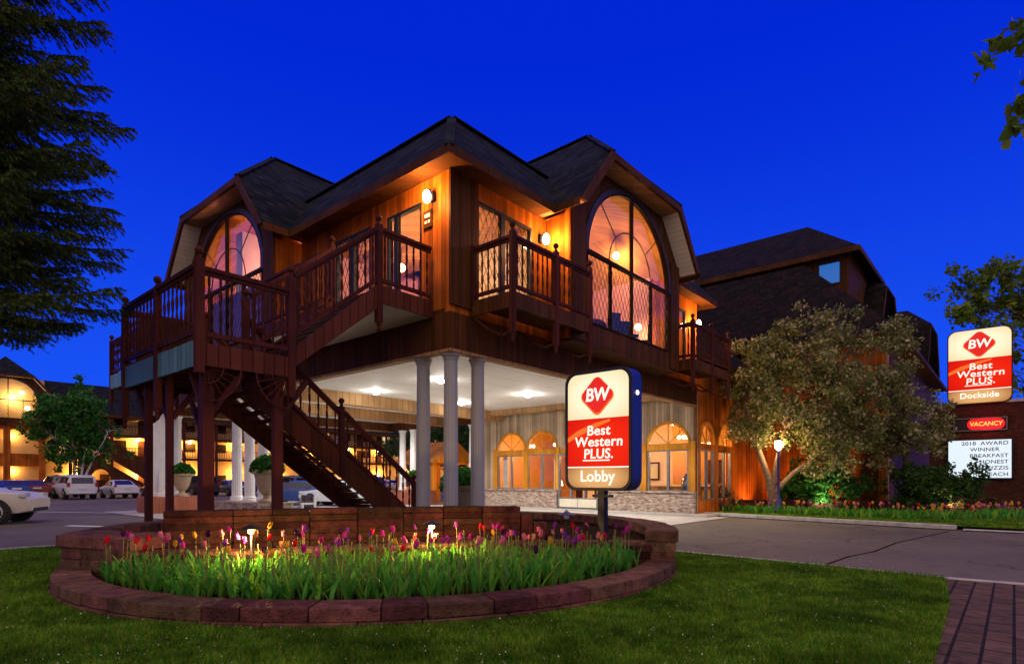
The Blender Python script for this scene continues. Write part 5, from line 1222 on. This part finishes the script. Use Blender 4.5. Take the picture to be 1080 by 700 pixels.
shrub('low olive shrub under the large dark shrub', (18.6, 23.3, .1), (1.3, .5, .38), 12, 200, .1, 'dry_leaf')
shrub('dry brown shrub against the lobby wall under the narrow arched windows', (9.3, 26.4, .1), (.8, .5, .55), 10, 130, .1, 'dry_leaf')
shrub('thin twiggy shrub at the end of the low ledge wall', (9.6, 25.6, .1), (.5, .35, .4), 7, 40, .09, 'dry_leaf')
shrub('small yellow-green plant on the stone edge of the lobby corner', (8.6, 25.4, .1), (.22, .22, .35), 6, 60, .08, 'maple_leaf')
def ledge_wall():
    t = thing('ledge_wall', 'long low brick ledge wall behind the far tulip bed', 'wall', (9.3, 26.9, 0))
    m = MB(); pts = [(0, 0), (2.5, -.9), (5.5, -1.5), (9, -1.5)]
    for a, b in zip(pts[:-1], pts[1:]): m.bar((*a, .25), (*b, .25), .3, .5)
    m.build('brickwork', 'dark_brick', t); m = MB()
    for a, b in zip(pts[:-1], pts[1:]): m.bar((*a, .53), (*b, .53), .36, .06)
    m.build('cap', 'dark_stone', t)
    t = thing('rock_edging', 'rough layered stone edging at the lobby corner beside the kerb', 'wall', (7.6, 25.9, 0))
    m = MB()
    for i in range(26):
        k = i % 3; x = random.uniform(-.6, 1.6); y = -.25 * x + random.uniform(-.15, .25); m.box(x - .3, x + .25, y - .15, y + .15, k * .16, k * .16 + .15)
    m.build('stones', 'stone_block', t, bevel=.03)
ledge_wall()
# trees beyond the canopy
for i, (x, y, s_) in enumerate(((-4.5, 47, 1.0), (-1.2, 44, .8), (-9, 52, 1.0))):
    broadleaf('garden_tree', ['green tree beyond the rear canopy columns', 'bare-twigged small tree behind the urn by the corner columns', 'green tree beyond the stair under the canopy'][i], 'tree', (x, y, 0), [(0, 0, 0), (0, 0, 2), (0, 0, 4.5)], .14,
              ell(16, (0, 0, 4.4), (2.2 * s_, 2, 1.9)), 160, .28, 'green_leaf', 'bark', .6)
# grass
def grass(name, poly, n, zb, hmin, hmax, wid, label, power=1.0, keep=None):
    xs = [p[0] for p in poly]; ys = [p[1] for p in poly]; P = []; tot = 0
    px = np.array(xs); py = np.array(ys)
    while tot < n:
        k = 60000; y = ys_lo(poly, power, k); x = rng.uniform(-1, 1, k) * (y * 1.0 + 1.0)
        if power == 0: x = rng.uniform(min(xs), max(xs), k); y = rng.uniform(min(ys), max(ys), k)
        ins = np.zeros(k, bool); j = len(poly) - 1
        for i in range(len(poly)):
            c = ((py[i] > y) != (py[j] > y)) & (x < (px[j] - px[i]) * (y - py[i]) / (py[j] - py[i] + 1e-12) + px[i]); ins ^= c; j = i
        if keep is not None: ins &= keep(x, y)
        P.append(np.stack([x[ins], y[ins]], 1)); tot += ins.sum()
    p = np.concatenate(P)[:n]; n = len(p); a = rng.uniform(0, 6.283, n); h = rng.uniform(hmin, hmax, n); dist = np.linalg.norm(p, axis=1)
    patch = .75 + .25 * np.sin(p[:, 0] * 2.1 + np.sin(p[:, 1] * 1.7) * 2) * np.sin(p[:, 1] * 1.3 + p[:, 0] * .6); h *= patch
    w = wid * (.6 + dist / 8); b0 = np.stack([p[:, 0], p[:, 1], np.full(n, zb)], 1); dx = np.stack([np.cos(a) * w, np.sin(a) * w, np.zeros(n)], 1)
    lean = rng.normal(size=(n, 2)) * h[:, None] * .45; tip = b0 + np.stack([lean[:, 0], lean[:, 1], h], 1)
    o = np_mesh(name, np.stack([b0 - dx, b0 + dx, tip], 1).reshape(-1, 3), 3, 'grass_blade'); tag(o, label, 'grass', None, 'stuff')
def ys_lo(poly, power, k):
    u = rng.uniform(0, 1, k); return 4.2 * (13.2 / 4.2) ** u   # denser near the viewer
outring = lambda x, y: (x - PC.x) ** 2 + (y - PC.y) ** 2 > (PR + .03) ** 2
grass('grass', LAWN, 260000, .028, .03, .085, .0036, 'short mown grass of the front lawn round the planter', 1.0, outring)
grass('grass', [(7.0, 27.4), (7.9, 25.1), (9.75, 22.4), (11.85, 19.6), (13.4, 17.5), (14.4, 16.5), (15.9, 17.6), (20.9, 22.5), (18, 23), (14, 24), (10.5, 27)], 26000, .088, .04, .08, .006, 'short grass strip between the far kerb and the tulip bed', 0)

def flecks():
    n = 1500; y = ys_lo(None, 1, n * 4); x = rng.uniform(-1, 1, n * 4) * (y + 1); k = outring(x, y) & (x < 3.3 + (y - 4.6) * .62) & (y < 11) & (x > -11); p = np.stack([x[k], y[k], rng.uniform(.05, .075, k.sum())], 1)[:n]
    o = np_mesh('fallen_petals', leaf_verts(p, .014, .5), 4, 'chalk'); tag(o, 'scattered pale fallen petals on the front lawn', 'petals', None, 'stuff')
flecks()

# ------------------------------------------------------------------ lamp post, urns, bench, gazebo
def lamp_post():
    t = thing('lamp_post', 'dark lamp post with a glowing lantern before the blossoming tree', 'street lamp', (11.0, 24.0, .09))
    m = MB(); m.lathe([(.2, 0), (.2, .12), (.13, .2), (.12, .5), (.08, .6), (.055, .8), (.05, 2.5), (.08, 2.55), (.05, 2.6)], 0, 0, 0, 14); m.build('pole', 'sign_blue', t, smooth=True)
    m = MB(); m.lathe([(.07, 0), (.13, .08), (.15, .28), (.11, .36)], 0, 0, 2.62, 12); m.build('lantern', 'bulb', t)
    m = MB(); m.lathe([(.17, 0), (.06, .12), (.02, .2)], 0, 0, 2.985, 12); m.build('cap', 'dark_metal', t)
    light('post_light', (0, -.28, 2.85), 110, (1, .64, .28), t, .12); light('post_light', (.1, .35, 2.8), 130, (1, .66, .3), t, .12)
lamp_post()
def urn(loc, k, label, mat='terracotta', leaf=.16):
    t = thing('urn', label, 'planter', loc, 0, 'urns by the columns')
    m = MB(); pr = [(.24, 0), (.24, .06), (.12, .12), (.10, .2), (.20, .3), (.30, .55), (.34, .78), (.42, .82), (.42, .9), (.36, .9), (.33, .8)]
    m.lathe([(r * k, z * k) for r, z in pr], 0, 0, 0, 20); m.build('pot', mat, t, smooth=True)
    P = rng.normal(size=(900, 3)); P /= np.linalg.norm(P, axis=1)[:, None]; P *= (.42 * k * rng.uniform(.55, 1.08, 900))[:, None]; P[:, 2] = np.abs(P[:, 2]) * 1.0 + .85 * k
    np_mesh('foliage', leaf_verts(P, leaf * k, .4), 4, 'bright_leaf', t)
urn(WL(1.0, 18.75, .72), 1.15, 'pale urn of round green foliage on the red plinth at the far columns'); urn(WL(.1, 8.9, .72), 1.2, 'pale urn of round green foliage on the brick plinth behind the stair leg'); urn(WL(3.14, 2.84, .004), 1.45, 'large dark urn with a round green shrub behind the corner columns', 'dark_pot', .12)
urn(WL(12.9, 16.9, .85), .9, 'small urn with green leaves between the rear white columns')
def bench():
    t = thing('bench', 'dark slatted bench with pale armrest under the canopy edge', 'bench', WL(2.0, 10.1, 0), ROT - R(90) - .25)
    m = MB()
    for i in range(4): m.box(-.9 + i * .46, -.48 + i * .46, .22, .28, .42, .9)
    m.build('backrest', 'car_dark', t, bevel=.02); m = MB(); m.box(-.92, .92, -.25, .25, .38, .44); m.build('seat', 'car_dark', t)
    for x in (-.9, .9):
        m = MB(); m.box(x - .04, x + .04, -.25, -.18, 0, .6); m.box(x - .04, x + .04, .18, .26, 0, .9); m.box(x - .05, x + .05, -.27, .26, .6, .66); m.build('armrest', 'white_paint', t)
bench()
def gazebo():
    t = thing('gazebo', 'lit orange timber gazebo beyond the corner columns', 'gazebo', (-5.0, 38, 0), ROT)
    for x in (-1.6, 1.6):
        for y in (-1.6, 1.6): m = MB(); m.box(x - .14, x + .14, y - .14, y + .14, 0, 2.5); m.build('post', 'orange_wood', t)
    m = MB(); m.add([(-2, -2, 2.5), (2, -2, 2.5), (2, 2, 2.5), (-2, 2, 2.5), (0, -2, 3.9), (0, 2, 3.9)], [(0, 4, 5, 3), (1, 2, 5, 4), (0, 1, 4), (2, 3, 5)]); m.build('roof', 'orange_wood', t)
    m = MB(); m.box(-1.5, 1.5, 1.5, 1.6, 0, 1.0); m.build('railing', 'orange_wood', t); light('gazebo_light', (0, 0, 2.3), 160, (1, .5, .15), t, .1); light('gazebo_light', (-1, -3.2, 1.6), 90, (1, .5, .15), t, .1)
gazebo()
def spot_fixture(loc, aim, p, col, label, size=95):
    t = thing('garden_spotlight', label, 'garden lamp', loc, 0, 'spotlights in the beds')
    a = Vector(aim).normalized(); m = MB(); m.tube([(0, 0, 0), (0, 0, .12)], .015, 6); m.build('stake', 'dark_metal', t)
    m = MB(); m.tube([a * -.06 + Vector((0, 0, .16)), a * .06 + Vector((0, 0, .16))], [.05, .06], 10); m.build('head', 'dark_metal', t)
    light('spot', Vector((0, 0, .16)) + a * .09, p, col, t, .05, size, aim)
spot_fixture((13.2, 24.3, .1), (.1, .35, 1), 190, (1, .85, .6), 'small uplight under the blossoming tree')
spot_fixture((14.6, 27.5, .02), (.1, 1, .9), 420, (1, .42, .10), 'small uplight aimed at the timber wing wall', 120)
spot_fixture((12.0, 27.1, .02), (-.6, .5, .8), 260, (1, .38, .08), 'small uplight aimed at the wall right of the narrow windows', 120)
spot_fixture((25.4, 27.5, .1), (.15, .3, 1), 900, (1, .8, .4), 'added unseen uplight brightening the leafy maple at the far right', 110)  # lamp added out of sight to brighten the maple leaves
spot_fixture((13.3, 24.7, .1), (.35, .8, .5), 150, (1, .9, .7), 'small uplight before the bright green shrub', 100)
spot_fixture((17.6, 23.0, .1), (.2, .8, .6), 90, (1, .8, .55), 'small uplight before the dark shrub', 120)

# ------------------------------------------------------------------ cars
def car(kind, paint, loc, rot, label, group='parked cars'):
    """length along +x (nose), built of lofted stations"""
    T = thing('parked_car', label, 'car', loc, rot, group)
    if kind == 'suv':
        st = [(-2.45, .55, .80, .82, .86, .80), (-2.42, .42, .95, 1.02, .93, .80), (-2.30, .36, 1.10, 1.72, .97, .74), (-1.5, .34, 1.12, 1.83, .98, .76), (0, .32, 1.12, 1.84, .98, .76), (.55, .32, 1.12, 1.78, .98, .72), (1.2, .32, 1.10, 1.14, .97, .90), (2.1, .34, 1.02, 1.05, .95, .82), (2.45, .42, .80, .86, .86, .70)]
        wb = (-1.45, 1.5); wr = .39
    else:
        st = [(-2.3, .5, .72, .74, .80, .76), (-2.26, .38, .92, .98, .86, .74), (-1.55, .30, .96, 1.02, .89, .74), (-.85, .27, .95, 1.42, .89, .62), (.15, .27, .93, 1.44, .89, .62), (.98, .27, .92, .96, .89, .80), (1.9, .3, .82, .86, .86, .74), (2.25, .4, .62, .68, .78, .64)]
        wb = (-1.35, 1.38); wr = .33
    m = MB(); vs = []
    for x, zb, zs, zt, w, wt in st:
        vs += [(x, -w * .9, zb), (x, -w, (zb + zs) / 2), (x, -w * .985, zs), (x, -wt, zt - .03), (x, -wt * .6, zt), (x, wt * .6, zt), (x, wt, zt - .03), (x, w * .985, zs), (x, w, (zb + zs) / 2), (x, w * .9, zb)]
    fs = []; k = 10
    for i in range(len(st) - 1):
        for j in range(k): fs.append((i * k + j, i * k + (j + 1) % k, (i + 1) * k + (j + 1) % k, (i + 1) * k + j))
    fs += [tuple(range(k)), tuple((len(st) - 1) * k + j for j in range(k))]
    m.add(vs, fs); m.build('body', paint, T, smooth=True, bevel=.03)
    # glasshouse
    def lerp(a, b, t): return a + (b - a) * t
    def side(i, j, t0, t1, s, l0=0, l1=0):
        def P(q, f, t):
            a, b = st[q], st[q + 1]; x = lerp(a[0], b[0], f); zs = lerp(a[2], b[2], f); zt = lerp(a[3], b[3], f) - .03; w = lerp(a[4], b[4], f) * .985; wt = lerp(a[5], b[5], f)
            return (x, s * (lerp(w, wt, t) + .012), lerp(zs, zt, t))
        return [P(i, l0, t0), P(j, l1, t0), P(j, l1, t1), P(i, l0, t1)]
    g = MB(); rng_ = ((2, .15, 3, .0), (3, .08, 3, .95), (4, .05, 4, .95), (5, .05, 5, .6)) if kind == 'suv' else ((2, .45, 2, .97), (3, .05, 3, .48), (3, .54, 3, .98), (4, .05, 4, .6))
    for s in (-1, 1):
        for i, l0, j, l1 in rng_:
            g.add(side(i, j, .12, .84, s, l0, l1), [(0, 1, 2, 3)])
    def across(i, t0, t1, wk=.86, o=.012):
        a, b = st[i], st[i + 1]; out = []
        for t in (t0, t1):
            x = lerp(a[0], b[0], t); z = lerp(a[3], b[3], t); w = lerp(a[5], b[5], t) * wk; out += [(x, w, z), (x, -w, z)]
        n = Vector((-(b[3] - a[3]), 0, b[0] - a[0])).normalized() * o; n = n if n.z > 0 else -n
        return [(p[0] + n.x, p[1], p[2] + n.z) for p in (out[0], out[1], out[3], out[2])]
    if kind == 'suv': g.add(across(1, .22, .85), [(0, 1, 2, 3)]); g.add(across(5, .1, .9), [(0, 1, 2, 3)])
    else: g.add(across(2, .1, .9), [(0, 1, 2, 3)]); g.add(across(4, .1, .92), [(0, 1, 2, 3)])
    g.build('window_glass', 'car_glass', T)
    hw = st[3][4]
    for x in wb:
        for s in (-1, 1):
            q = MB(); pr = [(wr * .6, -.11), (wr * .93, -.11), (wr, -.07), (wr, .07), (wr * .93, .11), (wr * .6, .11)]; vs = []; n = 22
            for r_, y in pr:
                for i in range(n): t = 2 * math.pi * i / n; vs.append((x + r_ * math.cos(t), s * (hw - .07) + y, wr + r_ * math.sin(t)))
            fs = [(a * n + i, a * n + (i + 1) % n, (a + 1) * n + (i + 1) % n, (a + 1) * n + i) for a in range(len(pr) - 1) for i in range(n)]; q.add(vs, fs); wl = q.build('wheel', 'tyre', T, smooth=True)
            q = MB(); yo = s * (hw + .035)
            for i in range(5):
                t = R(72 * i + 18); q.bar((x, yo, wr), (x + wr * .62 * math.cos(t), yo, wr + wr * .62 * math.sin(t)), .03, .10, (0, 1, 0))
            ring = [(x + wr * .63 * math.cos(t), yo, wr + wr * .63 * math.sin(t)) for t in np.linspace(0, 2 * math.pi, 23)]; q.tube(ring, .03, 5); q.build('rim', 'rim', wl)
            q = MB(); q.tube([(x, s * (hw + .004), wr + .02), (x, s * (hw - .25), wr + .02)], wr * 1.14, 20); q.build('wheel_arch', 'tyre', T)
    zf, zr = st[-1][2], st[1][2]
    for s in (-1, 1):
        a = st[-2]; q = MB(); q.plate(rrect(.42, .17, .06), [], lambda u, z, d: (a[0] + .12 + d - abs(u) * .2, s * (a[4] - .2) + u, a[2] - .08 + z), -.02, .16); q.build('headlight', 'headlight', T)
        b = st[1]; q = MB(); hgt = .3 if kind == 'suv' else .13; q.box(b[0] - .03, b[0] + .1, s * b[4] - .16 * (s > 0) - .02 * (s < 0), s * b[4] + .16 * (s < 0) + .02 * (s > 0), b[2] - .02, b[2] + hgt); q.build('tail_light', 'lamp_red', T)
    q = MB(); q.box(st[0][0] - .05, st[0][0] + .1, -.78, .78, .42, .58); q.build('rear_bumper', paint, T, bevel=.03); q = MB(); q.box(st[-1][0] - .2, st[-1][0] + .03, -.6, .6, .40, .52); q.build('grille', 'tyre', T, bevel=.03)
    q = MB(); q.box(st[0][0] - .07, st[0][0] - .04, -.26, .26, .78, .90); q.build('licence_plate', 'chalk', T)
    return T
UH = ROT + R(90)
car('suv', 'car_silver', (-18.95, 19.7, 0), R(20), 'silver crossover with its nose entering at the left edge', 'cars in front')
car('suv', 'car_white', (-33.6, 44.6, 0), UH, 'white estate SUV seen from behind near the birch')
row = [('sedan', 'car_white', 'pale blue-white saloon parked right of the white SUV near the birch'), ('sedan', 'car_red', 'dark red saloon between the pale saloon and the dark SUV'), ('suv', 'car_dark', 'black SUV left of the maroon stair leg'), ('sedan', 'car_grey', 'grey saloon behind the outermost stair leg'), ('sedan', 'car_blue', 'blue saloon behind the far white columns'), ('suv', 'car_grey', 'grey SUV between the column clusters'), ('suv', 'car_white', 'white SUV between the stair leg and the column trio'), ('sedan', 'car_dark', 'black saloon behind the column trio'), ('suv', 'car_blue', 'dark blue SUV beyond the column trio'), ('sedan', 'car_silver', 'silver saloon beyond the stair treads'), ('sedan', 'car_red', 'red saloon beyond the lower stair flight'), ('suv', 'car_dark', 'black SUV beyond the foot of the stair')]
for i, (k, p, lab) in enumerate(row):
    s_ = 2.95 * (i + 1); car(k, p, (-33.6 + VX * s_, 44.6 + VY * s_, 0), UH + random.uniform(-.04, .04), lab)
for k, p, x, y, lab in (('sedan', 'car_blue', -35.9, 41.6, 'blue saloon behind the silver crossover'), ('suv', 'car_grey', -38.6, 49.5, 'grey SUV parked before the lit ground floor at far left'), ('sedan', 'car_red', -37.2, 44.9, 'dark red saloon left of the white SUV'), ('suv', 'car_white', -25.6, 60.6, 'white van-like SUV in the rear row beyond the dark SUV')): car(k, p, (x, y, 0), UH, lab)
car('sedan', 'car_blue', (-12.3, 33.6, 0), UH + .5, 'blue saloon standing just beyond the bench')
car('sedan', 'car_white', (-9.6, 32.6, 0), UH + .4, 'white saloon beyond the stair foot')
